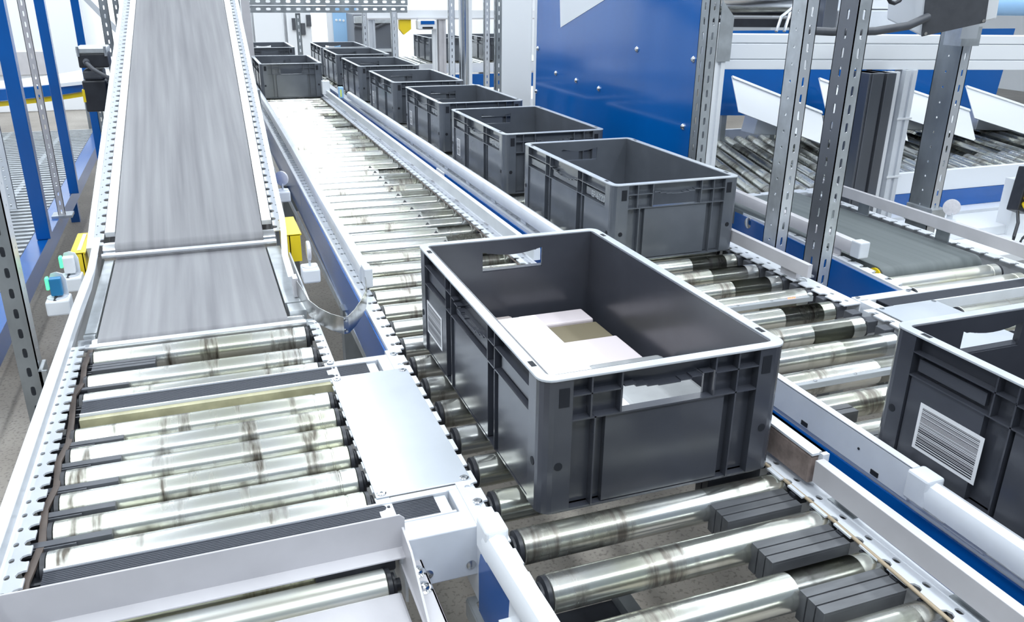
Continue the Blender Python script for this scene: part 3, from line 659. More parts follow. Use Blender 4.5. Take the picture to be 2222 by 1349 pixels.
# ================================================================== SKEW ROLLER CONVEYOR behind
BC = thing('roller_conveyor', 'wide conveyor of slanted dark rollers crossing behind at the right', 'conveyor', (3.0, 3.1, 0))
SK = math.radians(90-19)
x = 1.62; i = 0
while x < 5.0:
    r_ = roller(BC, x+.20, 3.17, 1.20, 'bc', 'rollerd', r=.026, z=-.004, grooves=(.2, .32, .6, .8), ang=SK); i += 1
    x += .074
f = MB(); f.strip((1.72, 2.545, 0), (1, 0, 0), (0, 1, 0), .78, .045, -.003, .07, slots=[(.5, .012, .006, .004)], notches=[(.5, .012, .018)]); f.box(1.72, 2.5, 2.542, 2.545, -.16, 0); f.build('near_frame', 'paint', BC)
f = MB(); f.box(2.50, 5.2, 2.575, 2.60, -.052, .032); f.build('guide_board', 'white', BC)
f = MB(); f.box(2.50, 5.2, 2.572, 2.60, -.125, -.053); f.build('side_panel', 'blue', BC)
f = MB(); f.box(2.45, 5.2, 2.50, 2.60, -.165, -.126); f.build('bottom_rail', 'white', BC)
f = MB(); f.box(1.75, 5.4, 3.80, 3.82, -.15, .02); f.build('far_frame', 'paint', BC)
for px in (2.3, 3.6, 5.1):
    leg(BC, px, 2.57, -.16); leg(BC, px, 3.81, -.15)
# white housings in front of the near edge at the far right
LB = thing('machine_cover', 'broad white machine cover in front of the slanted rollers at the right edge', 'cover', (2.9, 2.3, 0))
f = MB(); f.box(2.50, 3.6, 2.08, 2.49, -.20, -.165); f.box(2.50, 3.6, 2.28, 2.47, -.165, -.128); f.build('stepped_lid', 'white', LB, bevel=.003)
f = MB(); f.box(2.52, 3.6, 2.10, 2.48, -Z0, -.20); f.build('housing', 'white', LB)

# ------------------------------------------------------------------ brackets (white and blue guide chutes) standing over the slanted rollers
ch_labels = ['large white sloping chute left of the slotted posts', 'white chute half hidden behind the grey slotted posts', 'grey chute just left of the steel post under the control box', 'grey tipped chute furthest right below the white beam']
for i, (x, zt, sl) in enumerate(((2.46, .325, -.37), (2.97, .305, -.33), (3.42, .27, -.30), (3.92, .245, -.29))):
    ch = thing('sorting_chute', ch_labels[i], 'chute', (x+.2, 3.55, 0), 'chutes above the slanted rollers')
    L_ = .46; tr = zt+sl*L_
    f = MB(); f.plate([(x, zt/.8), (x-.02, (zt-.155)/.8), (x+L_-.03, (tr-.15)/.8), (x+L_, tr/.8)], [], (0, 3.30, 0), (1, 0, 0), (0, .6, .8), .004)
    f.plate([(x, zt/.8-.014), (x, zt/.8), (x+L_, tr/.8), (x+L_, tr/.8-.014)], [], (0, 3.298, 0), (1, 0, 0), (0, .6, .8), .010); f.build('face_plate', 'white', ch)
    f = MB(); f.plate([(x+.12, tr+.0), (x+.10, tr-.10), (x+L_+.045, tr-.13), (x+L_+.085, tr-.065), (x+L_+.05, tr-.03)], [], (0, 3.56, 0), (1, 0, 0), (0, 0, 1), .11); f.build('lower_box', 'white' if i == 0 else 'alu', ch, bevel=.004)
    f = MB(); f.plate([(x-.05, zt-.20), (x+L_-.03, zt-.22), (x+L_+.02, .53), (x-.02, .53)], [], (0, 3.66, 0), (1, 0, 0), (0, 0, 1), .006); f.build('back_panel', 'bluep', ch)
    f = MB(); f.lathe([(.008, 0), (.006, .005)], (x+L_-.03, 3.486, tr-.02), (0, -1, 0), 10); f.build('screw', 'screw', ch)
    f = MB(); f.box(x+.05, x+.08, 3.66, 3.70, -Z0, .5); f.box(x+.36, x+.39, 3.66, 3.70, -Z0, .5); f.build('support', 'zincd', ch)
# ------------------------------------------------------------------ aluminium portal at the right
PT = thing('aluminium_portal', 'white grooved aluminium beam on dark columns behind the slotted posts', 'frame', (2.4, 2.45, 0))
bx0, by0, bx1, by1 = 1.66, 2.60, 3.6, 2.10
dv = Vector((bx1-bx0, by1-by0, 0)); BL = dv.length; ang = math.atan2(dv.y, dv.x); bc = Vector(((bx0+bx1)/2, (by0+by1)/2, 0))
R_ = rotm(0, 0, ang); nv = R_ @ Vector((0, 1, 0))
f = MB()
for z0_, z1_, off in ((.460, .492, 0), (.496, .546, 0), (.550, .578, 0)): f.obox(bc+Vector((0, 0, (z0_+z1_)/2))+nv*.03, (BL, .06, z1_-z0_), R_)
f.obox(bc+Vector((0, 0, .519))+nv*.034, (BL-.002, .056, .112), R_); f.build('grooved_beam', 'white', PT, bevel=.0015)
def profile(parent, x, y, w, z0, z1, m, name='column', g=True):
    f = MB(); q = w*.36
    for sx in (-1, 1):
        for sy in (-1, 1): f.box(x+sx*w/2-(q if sx > 0 else 0), x+sx*w/2+(0 if sx > 0 else q), y+sy*w/2-(q if sy > 0 else 0), y+sy*w/2+(0 if sy > 0 else q), z0, z1)
    f.box(x-w/2+.008, x+w/2-.008, y-w/2+.008, y+w/2-.008, z0, z1)
    return f.build(name, m, parent, bevel=.0012)
f = MB(); f.box(2.215, 2.225, 2.37, 2.47, -.72, .455); f.box(2.225, 2.275, 2.365, 2.47, -.72, .455); f.box(2.285, 2.325, 2.36, 2.47, -.72, .455); f.box(2.218, 2.32, 2.375, 2.47, -.72, .455)
f.build('column', 'aludark', PT, bevel=.002)
profile(PT, 2.355, 2.42, .045, -.72, .455, 'white')
profile(PT, 2.425, 2.42, .055, -.72, .46, 'paint', 'cable_trunking')
f = MB(); f.box(2.392, 2.46, 2.389, 2.393, .285, .292); f.box(2.392, 2.46, 2.389, 2.393, .07, .077); f.build('cable_tie', 'white', PT)

# ------------------------------------------------------------------ slotted steel posts
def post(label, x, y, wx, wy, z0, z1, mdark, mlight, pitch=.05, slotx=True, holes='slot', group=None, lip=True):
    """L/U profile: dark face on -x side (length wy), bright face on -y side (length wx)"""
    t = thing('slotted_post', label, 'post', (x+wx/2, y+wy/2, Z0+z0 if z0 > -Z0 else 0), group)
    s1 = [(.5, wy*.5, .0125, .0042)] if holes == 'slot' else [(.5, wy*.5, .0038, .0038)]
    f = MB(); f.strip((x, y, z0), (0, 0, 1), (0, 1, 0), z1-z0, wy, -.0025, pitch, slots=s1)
    if lip: f.box(x, x+.010, y+wy-.0025, y+wy, z0, z1)
    f.build('side_flange', mdark, t)
    f = MB(); f.strip((x, y, z0), (0, 0, 1), (1, 0, 0), z1-z0, wx, .0025, pitch, slots=[(.5, wx*.5, .0125, .0042)])
    f.box(x+wx-.0025, x+wx, y, y+.012, z0, z1); f.build('front_flange', mlight, t)
    return t
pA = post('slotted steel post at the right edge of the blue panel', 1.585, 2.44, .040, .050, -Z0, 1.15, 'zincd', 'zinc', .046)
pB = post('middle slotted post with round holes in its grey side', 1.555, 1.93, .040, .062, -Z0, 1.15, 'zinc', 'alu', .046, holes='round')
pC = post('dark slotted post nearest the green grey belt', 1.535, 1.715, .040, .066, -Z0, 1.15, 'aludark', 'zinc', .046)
pE = post('galvanised post under the grey control box', 2.385, 2.16, .040, .10, -Z0, .60, 'zincd', 'alu', .05, holes='round')
f = MB(); f.box(2.375, 2.44, 2.14, 2.26, -.05, .012); f.build('post_shoe', 'zinc', pE, bevel=.003)
# gusset on post A
f = MB(); f.plate([(0, 0), (.05, 0), (.05, .14), (0, .19)], [], (1.63, 2.44, .50), (1, 0, 0), (0, 0, 1), .003); f.build('gusset', 'zinc', pA)

# near left post
NP_ = None
NP = thing('slotted_post', 'grey slotted post standing in the front left with a bolted foot plate', 'post', (-.46, 2.1, 0))
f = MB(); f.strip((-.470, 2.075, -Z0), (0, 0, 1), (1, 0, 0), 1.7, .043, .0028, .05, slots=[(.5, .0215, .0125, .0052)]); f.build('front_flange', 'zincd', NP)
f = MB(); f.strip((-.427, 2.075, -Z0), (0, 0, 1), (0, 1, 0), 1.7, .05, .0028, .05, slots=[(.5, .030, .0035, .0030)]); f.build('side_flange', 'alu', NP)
MB().box(-.468, -.430, 2.096, 2.099, -Z0, .98).build('inner_web', 'aludark', NP)
f = MB(); f.box(-.424, -.414, 2.04, 2.11, -.30, -.13); f.box(-.424, -.404, 2.04, 2.046, -.32, -.13); f.build('bolt_plate', 'zinc', NP, bevel=.002)
f = MB(); f.lathe([(.012, 0), (.012, .006), (.008, .007), (.008, .016)], (-.414, 2.07, -.19), (1, 0, 0), 6); f.build('hex_bolt', 'screw', NP)

# ------------------------------------------------------------------ blue panel and its white neighbour
BP = thing('machine_guard', 'large glossy blue panel with a white graphic behind the crates', 'panel', (1.62, 3.2, 0))
f = MB(); f.box(1.600, 1.606, 2.50, 3.955, .0, 1.15); f.build('panel_sheet', 'bluep', BP)
f = MB(); f.plate([(3.76, .665-.02), (3.79, .72), (3.82, 1.14), (2.55, 1.14)], [], (1.5995, 0, 0), (0, 1, 0), (0, 0, 1), .0015)
f = MB(); f.add([(1.5985, 3.665, .549), (1.5985, 3.75, 1.14), (1.5985, 2.60, .855+.28), (1.5985, 3.23, .675)], [(0, 1, 2, 3)]); f.build('white_graphic', 'wall', BP)
sc = MB()
def yzp(y, z): return (1.600, y, z)
for y, z in ((3.93, .44), (3.94, .235), (3.70, .345), (3.47, .335), (3.24, .325), (2.93, .505), (2.53, .50), (2.56, .27)):
    sc.lathe([(.011, 0), (.011, .003), (.007, .008), (.003, .009)], (1.600, y, z), (-1, 0, 0), 12)
sc.build('panel_bolts', 'chrome', BP, smooth=35)
f = MB(); f.box(1.606, 1.63, 2.52, 3.94, -.72, -.0); f.build('lower_frame', 'zincd', BP)
f = MB(); f.box(1.612, 1.64, 3.985, 4.02, -.72, 1.2); f.build('white_edge', 'white', BP)
profile(BP, 1.645, 2.465, .045, -.72, .62, 'white', 'edge_profile')
WP = thing('machine_guard', 'white translucent sheet left of the blue panel', 'panel', (1.62, 4.2, 0))
f = MB(); f.box(1.60, 1.606, 4.03, 4.46, .02, 1.15); f.build('panel_sheet', 'white', WP)
f = MB(); f.box(1.606, 1.62, 4.04, 4.06, -.72, .05); f.box(1.606, 1.62, 4.42, 4.44, -.72, .05); f.build('support', 'zincd', WP)

# ------------------------------------------------------------------ control box at the top right
CB = thing('control_box', 'grey control box with a key lock hanging at the top right', 'control box', (2.2, 2.1, 1.32))
R_ = rotm(math.radians(-12), math.radians(-11), math.radians(8))
f = MB(); f.obox((2.175, 2.08, .705), (.24, .20, .13), rotm(math.radians(12), math.radians(-12), math.radians(-14))); f.build('enclosure', 'white', CB, bevel=.008)
Rb = rotm(math.radians(12), math.radians(-12), math.radians(-14)); c0 = Vector((2.175, 2.08, .705))
f = MB(); f.obox(c0+Rb @ Vector((-.02, -.103, .0)), (.20, .006, .128), Rb); f.build('front_cover', 'dgrey', CB, bevel=.003)
f = MB(); f.obox(c0+Rb @ Vector((.122, -.02, .01)), (.004, .12, .10), Rb); f.build('lock_plate', 'white', CB)
f = MB(); f.lathe([(.013, 0), (.013, .005), (.010, .006)], c0+Rb @ Vector((.124, -.03, .015)), Rb @ Vector((1, 0, 0)), 16); f.build('key_lock', 'chrome', CB, smooth=30)
f = MB()
for a in (-.11, .07): f.lathe([(.005, 0), (.005, .003)], c0+Rb @ Vector((a, -.106, -.055)), Rb @ Vector((0, -1, 0)), 10)
f.build('cover_screws', 'screw', CB)
pts = [Vector((2.05, 2.0, .655)), Vector((1.98, 2.0, .630)), Vector((1.88, 2.02, .615)), Vector((1.76, 2.06, .612)), Vector((1.68, 2.1, .615))]
f = MB(); f.tube(pts, .012, 10); f.build('cable', 'dgrey', CB, smooth=60)
f = MB(); f.tube([Vector((1.99, 2.08, .72))+Vector((.03*math.cos(a), 0, .03*math.sin(a))) for a in [i*.6 for i in range(11)]], .006, 8); f.build('cable_loop', 'black', CB, smooth=60)
f = MB(); f.box(2.30, 2.37, 2.10, 2.105, .585, .68); f.build('hanging_bracket', 'alu', CB)
f = MB(); f.box(2.34, 2.42, 2.13, 2.2, .56, .62); f.build('post_bracket', 'zinc', CB)

# ------------------------------------------------------------------ machine above the beam
UM = thing('drum_motor', 'silver cylindrical drum above the white beam', 'machine', (2.35, 3.0, 1.26))
f = MB(); f.tube([(1.75, 2.95, .712), (2.75, 2.78, .712)], .085, 28); f.build('drum', 'chrome', UM, smooth=40)
f = MB(); f.obox((2.25, 2.93, .600), (1.0, .20, .03), rotm(0, 0, ang)); f.build('drum_cradle', 'black', UM)
f = MB()
for i in range(9):
    a = Vector((1.80+i*.11, 2.865-i*.019, .70)); f.obox(a, (.03, .002, .004), rotm(0, 0, ang))
f.build('drum_slots', 'hole', UM)
f = MB()
random.seed(3)
for i in range(5):
    x0 = 2.02+i*.035; f.tube([(x0, 2.66, .58), (x0+.03, 2.68, .63+.01*i), (x0+.09, 2.70, .66), (x0+.16, 2.72, .70+.01*i)], .006, 6)
f.build('hoses', 'alu', UM, smooth=60)
WB = thing('document_box', 'white file tray with blue folder above the beam near the control box', 'tray', (2.45, 2.7, 1.30))
f = MB(); f.box(2.26, 2.62, 2.62, 2.86, .585, .655); f.build('tray', 'paint', WB, bevel=.004)
f = MB(); f.box(2.27, 2.56, 2.65, 2.66, .655, .80); f.build('back', 'white', WB)
f = MB(); f.box(2.29, 2.36, 2.635, 2.648, .665, .80); f.build('blue_folder', 'cyan', WB)
f = MB(); f.box(2.39, 2.53, 2.630, 2.645, .66, .77); f.build('clear_pocket', 'white', WB)
f = MB(); f.box(2.42, 2.45, 2.627, 2.630, .72, .76); f.build('yellow_note', 'yellow', WB)
f = MB(); f.box(2.19, 2.25, 2.62, 2.66, .58, .90)
tag(f.build('dark_upright', 'aludark', None, bevel=.003), 'dark upright profile on the beam right of the dark slotted post', 'profile')
f = MB(); f.tube([(2.65, 2.75, .68), (3.6, 2.5, .68)], .045, 20)
tag(f.build('air_pipe', 'cyan', None, smooth=40), 'pale blue pipe above the beam at the right edge', 'pipe')

# ------------------------------------------------------------------ connector block at the right edge
VB = thing('connector_block', 'black connector block with yellow and grey plugs at the right edge', 'connector block', (3.05, 2.3, 0))
Rv = rotm(math.radians(-10), math.radians(18), 0)
f = MB(); f.obox((2.93, 2.24, .02), (.075, .05, .17), Rv); f.build('block', 'black', VB, bevel=.004)
f = MB(); f.box(2.93, 3.05, 2.27, 2.33, -.20, .05); f.build('mount', 'white', VB)
pa = MB(); pb = MB()
for r_ in range(6):
    for c_ in range(2):
        p = Vector((2.93, 2.24, .02))+Rv @ Vector((-.018+c_*.036, -.026, .065-r_*.024)); q = p+Vector((-.030, -.035, -.004))
        (pb if (r_ in (4, 5) and c_ == 0) else pa).tube([p, q], .008, 10)
pa.build('plugs', 'zinc', VB, smooth=40); pb.build('yellow_plugs', 'yellow', VB, smooth=40)
f = MB(); f.tube([(2.87, 2.2, -.05), (2.82, 2.15, -.075), (2.79, 2.13, -.12), (2.78, 2.12, -.20)], .006, 8); f.tube([Vector((2.90+.03*math.cos(a), 2.16, -.16+.028*math.sin(a))) for a in [i*.5 for i in range(14)]], .0045, 8); f.build('cables', 'black', VB, smooth=60)

# ------------------------------------------------------------------ light barriers and reflectors
def reflector(label, x, y, z, facing=-1, tilt=0):
    t = thing('reflector', label, 'reflector', (x, y, Z0+z-.05))
    f = MB(); f.box(x-.022, x+.022, y-.03, y+.03, z-.05, z-.012); f.build('bracket', 'white', t, bevel=.005)
    f = MB(); f.lathe([(.020, 0), (.020, .002), (.012, .003)], (x, y, z-.012), (0, 0, 1), 18); f.build('adjusting_ring', 'paint', t, smooth=30)
    f = MB(); f.box(x-.002, x+.002, y-.010, y+.010, z-.01, z+.012); f.build('stem', 'paint', t)
    f = MB(); f.lathe([(.024, -.004), (.026, -.002), (.026, .004), (.022, .005)], (x, y, z+.030), (facing, tilt, 0), 22); f.build('reflector_disc', 'reflector', t, smooth=30)
    return t
reflector('round clear reflector beside the steep belt, upper one', .253, 2.99, .055, -1, -1.2)
reflector('white reflector standing edge-on near the end of the steep belt', .228, 2.10, .055)
reflector('round clear reflector beyond the green grey belt', 2.22, 1.93, .055, -1, -1)
def sensor(label, x, y, z, lit):
    t = thing('light_barrier', label, 'sensor', (x, y, Z0+z-.06), 'sensors left of the conveyor')
    f = MB(); f.box(x-.024, x+.028, y-.030, y+.026, z-.055, z-.018); f.build('bracket', 'white', t, bevel=.004)
    f = MB(); f.lathe([(.022, 0), (.022, .003), (.014, .004)], (x, y, z-.018), (0, 0, 1), 18); f.build('adjusting_ring', 'paint', t, smooth=30)
    hb = [(-.020, 0), (.020, 0), (.020, .040), (.014, .054), (0, .058), (-.014, .054), (-.020, .040)]
    f = MB(); f.plate(hb, [], (x+.006, y+.014, z-.016), (1, -.35, 0), (0, 0, 1), .003); f.build('shroud', 'paint', t)
    f = MB(); f.box(x-.010, x+.016, y-.016, y+.004, z-.010, z+.034); f.build('sensor_head', 'sblue' if lit else 'white', t, bevel=.003)
    f = MB(); f.box(x-.018, x-.011, y-.014, y+.004, z+.006, z+.036); f.build('green_lens', 'ledg', t, bevel=.002)
    f = MB(); f.tube([(x, y-.010, z-.010), (x-.004, y-.022, z-.018), (x+.006, y-.026, z-.024)], .003, 8); f.build('cable', 'black', t)
    return t
sensor('blue sensor with green light on a white bracket left of the conveyor, nearer one', -.367, 2.13, .035, True)
sensor('white sensor bracket left of the conveyor, behind the blue sensor', -.357, 2.30, .035, False)

# ================================================================== CRATES
CW, CL, CH = .408, .680, .226
def rrect(hx, hy, r, n=5):
    out = []
    for cx, cy, a0 in ((hx-r, hy-r, 0), (-hx+r, hy-r, 90), (-hx+r, -hy+r, 180), (hx-r, -hy+r, 270)):
        for i in range(n+1): a = math.radians(a0+90*i/n); out.append((cx+r*math.cos(a), cy+r*math.sin(a)))
    return out
def make_crate(dark=False):
    mb = 'cratedark' if dark else 'crate'; t = bpy.data.objects.new('plastic_crate', None); COL.objects.link(t)
    hx, hy = CW/2, CL/2; ins = .017; th = .004; H = CH
    f = MB()   # four walls and floor
    f.box(-hx+ins, hx-ins, -hy+ins, hy-ins, .006, .011)
    for sgn in (-1, 1):
        hz0, hz1 = H*.69, H*.885
        hole = [(-.068, hz0), (.068, hz0), (.068, hz1)]+[(.068-.136*i/8, hz1-.010*math.sin(math.pi*i/8)) for i in range(1, 8)]+[(-.068, hz1)]
        wall = [(-hx+ins, .006), (hx-ins, .006), (hx-ins, H-.002), (-hx+ins, H-.002)]
        f.plate(wall, [hole], (0, sgn*(hy-ins), 0), (1, 0, 0), (0, 0, 1), th*sgn)
        x = sgn*(hx-ins); f.box(min(x, x-sgn*th), max(x, x-sgn*th), -hy+ins, hy-ins, .006, H-.002)
    body = f.build('body', mb, t, local=True)
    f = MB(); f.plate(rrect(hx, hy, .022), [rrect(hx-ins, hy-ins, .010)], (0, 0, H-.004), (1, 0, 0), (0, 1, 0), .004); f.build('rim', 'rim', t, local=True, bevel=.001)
    f = MB()   # outer ribs
    f.plate(rrect(hx-.002, hy-.002, .022), [rrect(hx-ins-.001, hy-ins-.001, .010)], (0, 0, H*.70-.003), (1, 0, 0), (0, 1, 0), .0025)
    f.plate(rrect(hx-.005, hy-.005, .020), [rrect(hx-ins-.001, hy-ins-.001, .010)], (0, 0, .004), (1, 0, 0), (0, 1, 0), .004)
    cw = .048
    for sx in (-1, 1):
        for sy in (-1, 1):     # hollow corner columns
            o = []; R = .020
            px = [(-cw, 0), (-R, 0)]+[(-R+R*math.sin(math.radians(a)), -R+R*math.cos(math.radians(a))) for a in (22, 45, 68)]+[(0, -R), (0, -cw), (-ins+.001, -cw), (-ins+.001, -ins+.001), (-cw, -ins+.001)]
            poly = [(sx*(hx-.0015+a), sy*(hy-.0015+b_)) for a, b_ in px]
            if sx*sy < 0: poly = poly[::-1]
            f.plate(poly, [], (0, 0, .008), (1, 0, 0), (0, 1, 0), H-.0125)
    for sgn in (-1, 1):
        y0, y1 = (hy-ins, hy-.002) if sgn > 0 else (-hy+.002, -hy+ins)
        for x in (-.125, -.078, .078, .118): f.box(x-.0013, x+.0013, y0, y1, H*.70, H-.004)
        for x in (-.118, .118): f.box(x-.0013, x+.0013, y0, y1, .008, H*.70)
        f.box(-hx+cw, -.078, y0, y1, H*.86, H*.86+.002); f.box(.078, hx-cw, y0, y1, H*.86, H*.86+.002)
        for i in range(8):     # curved lip above the hand hole
            xa = -.074+.0185*i; zz = H*.885-.010*math.sin(math.pi*(i+.5)/8); f.box(xa, xa+.0187, y0, y1, zz, zz+.002)
        ys0 = sgn*(hy-.0055)
        f.box(-.100, .100, min(ys0, sgn*(hy-ins)), max(ys0, sgn*(hy-ins)), .010, H*.68)
        x0, x1 = (hx-ins, hx-.002) if sgn > 0 else (-hx+.002, -hx+ins)
        for y in (-.140, -.105, .105, .140): f.box(x0, x1, y-.0013, y+.0013, H*.70, H-.004)
        for y in (-.140, .105) if sgn < 0 else (-.105, .14): f.box(x0, x1, y-.0013, y+.0013, .008, H*.70)
        f.box(x0, x1, -hy+cw, -.105, H*.86, H*.86+.002); f.box(x0, x1, .105, hy-cw, H*.86, H*.86+.002)
        for i in range(10):
            ya = -.105+.021*i; zz = H*.86-.016*math.sin(math.pi*(i+.5)/10); f.box(x0, x1, ya, ya+.0212, zz, zz+.002)
        for ya, yb in ((-hy+cw+.004, -.150), (-.098, .098), (.150, hy-cw-.004)):
            xs = sgn*(hx-.0055); f.box(min(xs, sgn*(hx-ins)), max(xs, sgn*(hx-ins)), ya, yb, .010, H*.68)
            xs = sgn*(hx-.009)
            f.box(min(xs, sgn*(hx-ins)), max(xs, sgn*(hx-ins)), ya+.006, yb-.006, H*.73, H*.82)
    f.build('rib_frame', mb, t, local=True)
    f = MB()
    for sx in (-1, 1):
        for sy in (-1, 1):
            f.lathe([(.0065, 0), (.0065, .0006)], (sx*(hx-.030), sy*(hy-.0013), H*.38), (0, sy, 0), 12); f.lathe([(.0065, 0), (.0065, .0006)], (sx*(hx-.0013), sy*(hy-.030), H*.38), (sx, 0, 0), 12)
            xx = sx*(hx-.036); f.box(xx-.008, xx+.008, sy*(hy-.0015)-.0006, sy*(hy-.0015)+.0006, H*.80, H*.93)
            f.box(sx*(hx-.010)-.004, sx*(hx-.010)+.004, sy*(hy-.06)-.009, sy*(hy-.06)+.009, H-.0002, H+.0003)
    f.build('locking_holes', 'hole', t, local=True)
    return t
# barcode label and moulded marking
def add_label(t, y=.235, z0=.045, z1=.115, w=.045, rows=16, wide=False):
    f = MB(); x = -CW/2+.0052; f.box(x-.0006, x, y-w/2, y+w/2, z0, z1); lb = f.build('barcode_label', 'paper', t, local=True)
    f = MB(); rs = random.Random(5); z = z0+.006
    if wide:
        yy = y-w/2+.012
        while yy < y+w/2-.012: d = rs.choice((.0012, .002, .003)); f.box(x-.0009, x-.0006, yy, yy+d, z0+.012, z1-.008); yy += d+rs.choice((.0012, .0022))
    else:
        while z < z1-.006: d = rs.choice((.0007, .0012, .002)); f.box(x-.0009, x-.0006, y-w/2+.006, y+w/2-.006, z, z+d); z += d+rs.choice((.0012, .002))
    f.build('printed_bars', 'ink', lb, local=True, split=False)
def add_marking(t, text='EF-6220', y=-.235, z=.163, size=.026):
    cu = bpy.data.curves.new('marking', 'FONT'); cu.body = text; cu.size = size; cu.extrude = .0006; cu.align_x = 'CENTER'
    tmp = bpy.data.objects.new('tmp', cu); me = bpy.data.meshes.new_from_object(tmp); bpy.data.objects.remove(tmp)
    me.materials.clear(); me.materials.append(M['print'])
    o = bpy.data.objects.new('moulded_marking', me); COL.objects.link(o); o.parent = t
    o.matrix_basis = Matrix(((0, 0, -1, -CW/2+.0086), (-1, 0, 0, y), (0, 1, 0, z), (0, 0, 0, 1)))
proto = make_crate(); add_marking(proto)
random.seed(11)
RCX = 1.236
GR = 'grey crates queued on the right conveyor'
rc = [(1.975+.340, RCX, 'nearest still crate of the queue, empty, in front of the blue panel', False),
      (2.835+.340, RCX-.006, 'second still crate of the queue, with a white barcode label, beside the blue panel', True),
      (3.70+.340, RCX, 'third still crate of the queue, left of the white sheet', True),
      (4.62+.34-.03, RCX-.015, 'fourth crate of the queue, set right behind the third one', True),
      (5.90, RCX-.02, 'fifth crate of the queue, just right of the blue sensor', True),
      (6.85, RCX-.01, 'sixth crate of the queue with a lighter front rim', False),
      (7.62, RCX-.01, 'rearmost crate of the queue, only its rim showing', False)]
for i, (y, x, lb, lab) in enumerate(rc):
    c = proto if i == 0 else copy_tree(proto)
    c.location = (x, y, Z0+.0005); tag(c, lb, 'crate', GR)
    if lab and i in (1, 2, 3, 4): add_label(c)
random.seed(5)
c = copy_tree(proto); c.location = (.62, 6.20, Z0+.0005); tag(c, 'crate alone at the far end of the middle conveyor', 'crate')
c = copy_tree(proto); c.location = (.62, 7.7, Z0+.0005); tag(c, 'pale crate behind the cream post beyond the middle conveyor', 'crate')
FG = make_crate(True); FG.location = (.600, 1.275, Z0+.0005); tag(FG, 'big dark crate filled with white and grey packages in the foreground', 'crate'); add_label(FG, .235, .05, .12, .11, wide=False)
FG2 = make_crate(True); FG2.location = (1.222, .61, Z0+.0005); tag(FG2, 'dark crate cut off by the right edge of the picture', 'crate'); add_label(FG2, .20, .04, .12, .12)

# packages in the foreground crate
def pack(name, label, x0, x1, y0, y1, z0, z1, m, bev=.004, cat='package'):
    o = MB().box(x0, x1, y0, y1, z0, z1).build(name, m, None, bevel=bev); tag(o, label, cat, 'packages inside the foreground crate'); return o
pack('flat_carton', 'large plain white flat carton along the left inside of the foreground crate', .440, .605, 1.03, 1.47, .012, .098, 'paper')
pack('carton', 'pale pink carton right of the white carton inside the foreground crate', .612, .755, 1.255, 1.395, .012, .062, 'pink')
pack('carton', 'olive brown carton behind the pale pink one inside the foreground crate', .612, .755, 1.400, 1.490, .012, .056, 'olive')
pack('carton', 'small pale carton near the rear of the foreground crate', .600, .752, 1.495, 1.560, .012, .060, 'pink')
pack('soft_pack', 'grey film pack at the near right of the foreground crate', .612, .770, .965, 1.245, .012, .085, 'greybag', .012)
pack('soft_pack', 'beige pack in the rear left corner of the foreground crate', .436, .590, 1.485, 1.575, .012, .060, 'tan', .008)

# ================================================================== LEFT BACKGROUND
BLG = 'blue uprights left of the steep belt'
def bluepost(label, x, y, w, d, z0, z1):
    f = MB(); f.box(x, x+w, y, y+d, z0, z1)
    return tag(f.build('steel_upright', 'blue', None, bevel=.003), label, 'post', BLG)
bluepost('thick blue upright nearest the left edge', -.815, 4.5, .062, .07, -.47, 1.3)
bluepost('middle blue upright left of the steep belt', -.775, 5.5, .052, .06, -.47, 1.3)
bluepost('rear thin blue upright beside the gear motor', -.700, 6.5, .050, .05, -.47, 1.3)
post('cream slotted post between the two nearer blue uprights', -.770, 4.95, .036, .036, -.47, 1.3, 'paint2', 'paint2', .05)
post('pale slotted post at the far left edge behind the thick blue upright', -1.06, 5.2, .055, .05, -.47, 1.3, 'paint2', 'paint', .05)
post('slotted post left of the gear motor, further back', -.490, 6.0, .050, .04, -Z0, 1.3, 'zincd', 'zincd', .05, holes='round')
post('dark perforated post directly beside the steep belt', -.415, 6.05, .034, .04, -Z0, 1.3, 'aludark', 'zincd', .05, holes='round')
post('thin grey post below the gear motor', -.56, 5.6, .030, .03, -Z0, .12, 'zincd', 'zincd', .05)
PF = thing('grating_platform', 'steel grating walkway under the blue uprights', 'platform', (-1.5, 6, 0))
f = MB(); y = 3.6
for i in range(60): f.box(-2.3, -.85, y, y+.035, -.50, -.475); y += .075
for x in (-2.3, -1.9, -1.5, -1.1): f.box(x, x+.03, 3.6, 8.1, -.505, -.478)
gr_ = f.build('grating_bars', 'zinc', PF)
f = MB(); f.box(-.845, -.765, 2.9, 8.4, -.56, -.472); f.build('edge_beam', 'blue', PF)
f = MB()
for yy in (3.7, 5.8, 7.9):
    for xx in (-2.2, -.835): f.box(xx, xx+.05, yy, yy+.05, -Z0, -.50)
f.build('feet', 'blue', PF)
for i, (x, y) in enumerate(((-.75, 4.97), )):
    f = MB(); f.box(x-.05, x+.05, y-.05, y+.05, -.474, -.46)
    tag(f.build('post_foot', 'zinc', None), 'bolted foot of the cream slotted post', 'foot plate')
CV = thing('curved_conveyor', 'curved blue conveyor with yellow underside far left', 'conveyor', (-1.2, 8.4, 0))
f = MB(); arc = [Vector((-1.55+1.0*math.sin(a), 9.4-1.3*math.cos(a), -.15+.05*math.sin(a))) for a in [math.radians(-60+10*i) for i in range(13)]]
f.sweep(arc, [(-.03, -.07), (.03, -.07), (.03, .02), (-.03, .02)]); f.build('blue_side', 'blue', CV, smooth=40)
f = MB(); f.sweep([p+Vector((0, .04, -.10)) for p in arc], [(-.03, -.018), (.03, -.018), (.03, .018), (-.03, .018)]); f.build('yellow_tray', 'yellow', CV, smooth=40)
f = MB(); f.sweep([p+Vector((0, .35, .03)) for p in arc], [(-.30, -.03), (.35, -.03), (.35, .0), (-.30, .0)]); f.build('conveyor_top', 'white', CV)
f = MB()
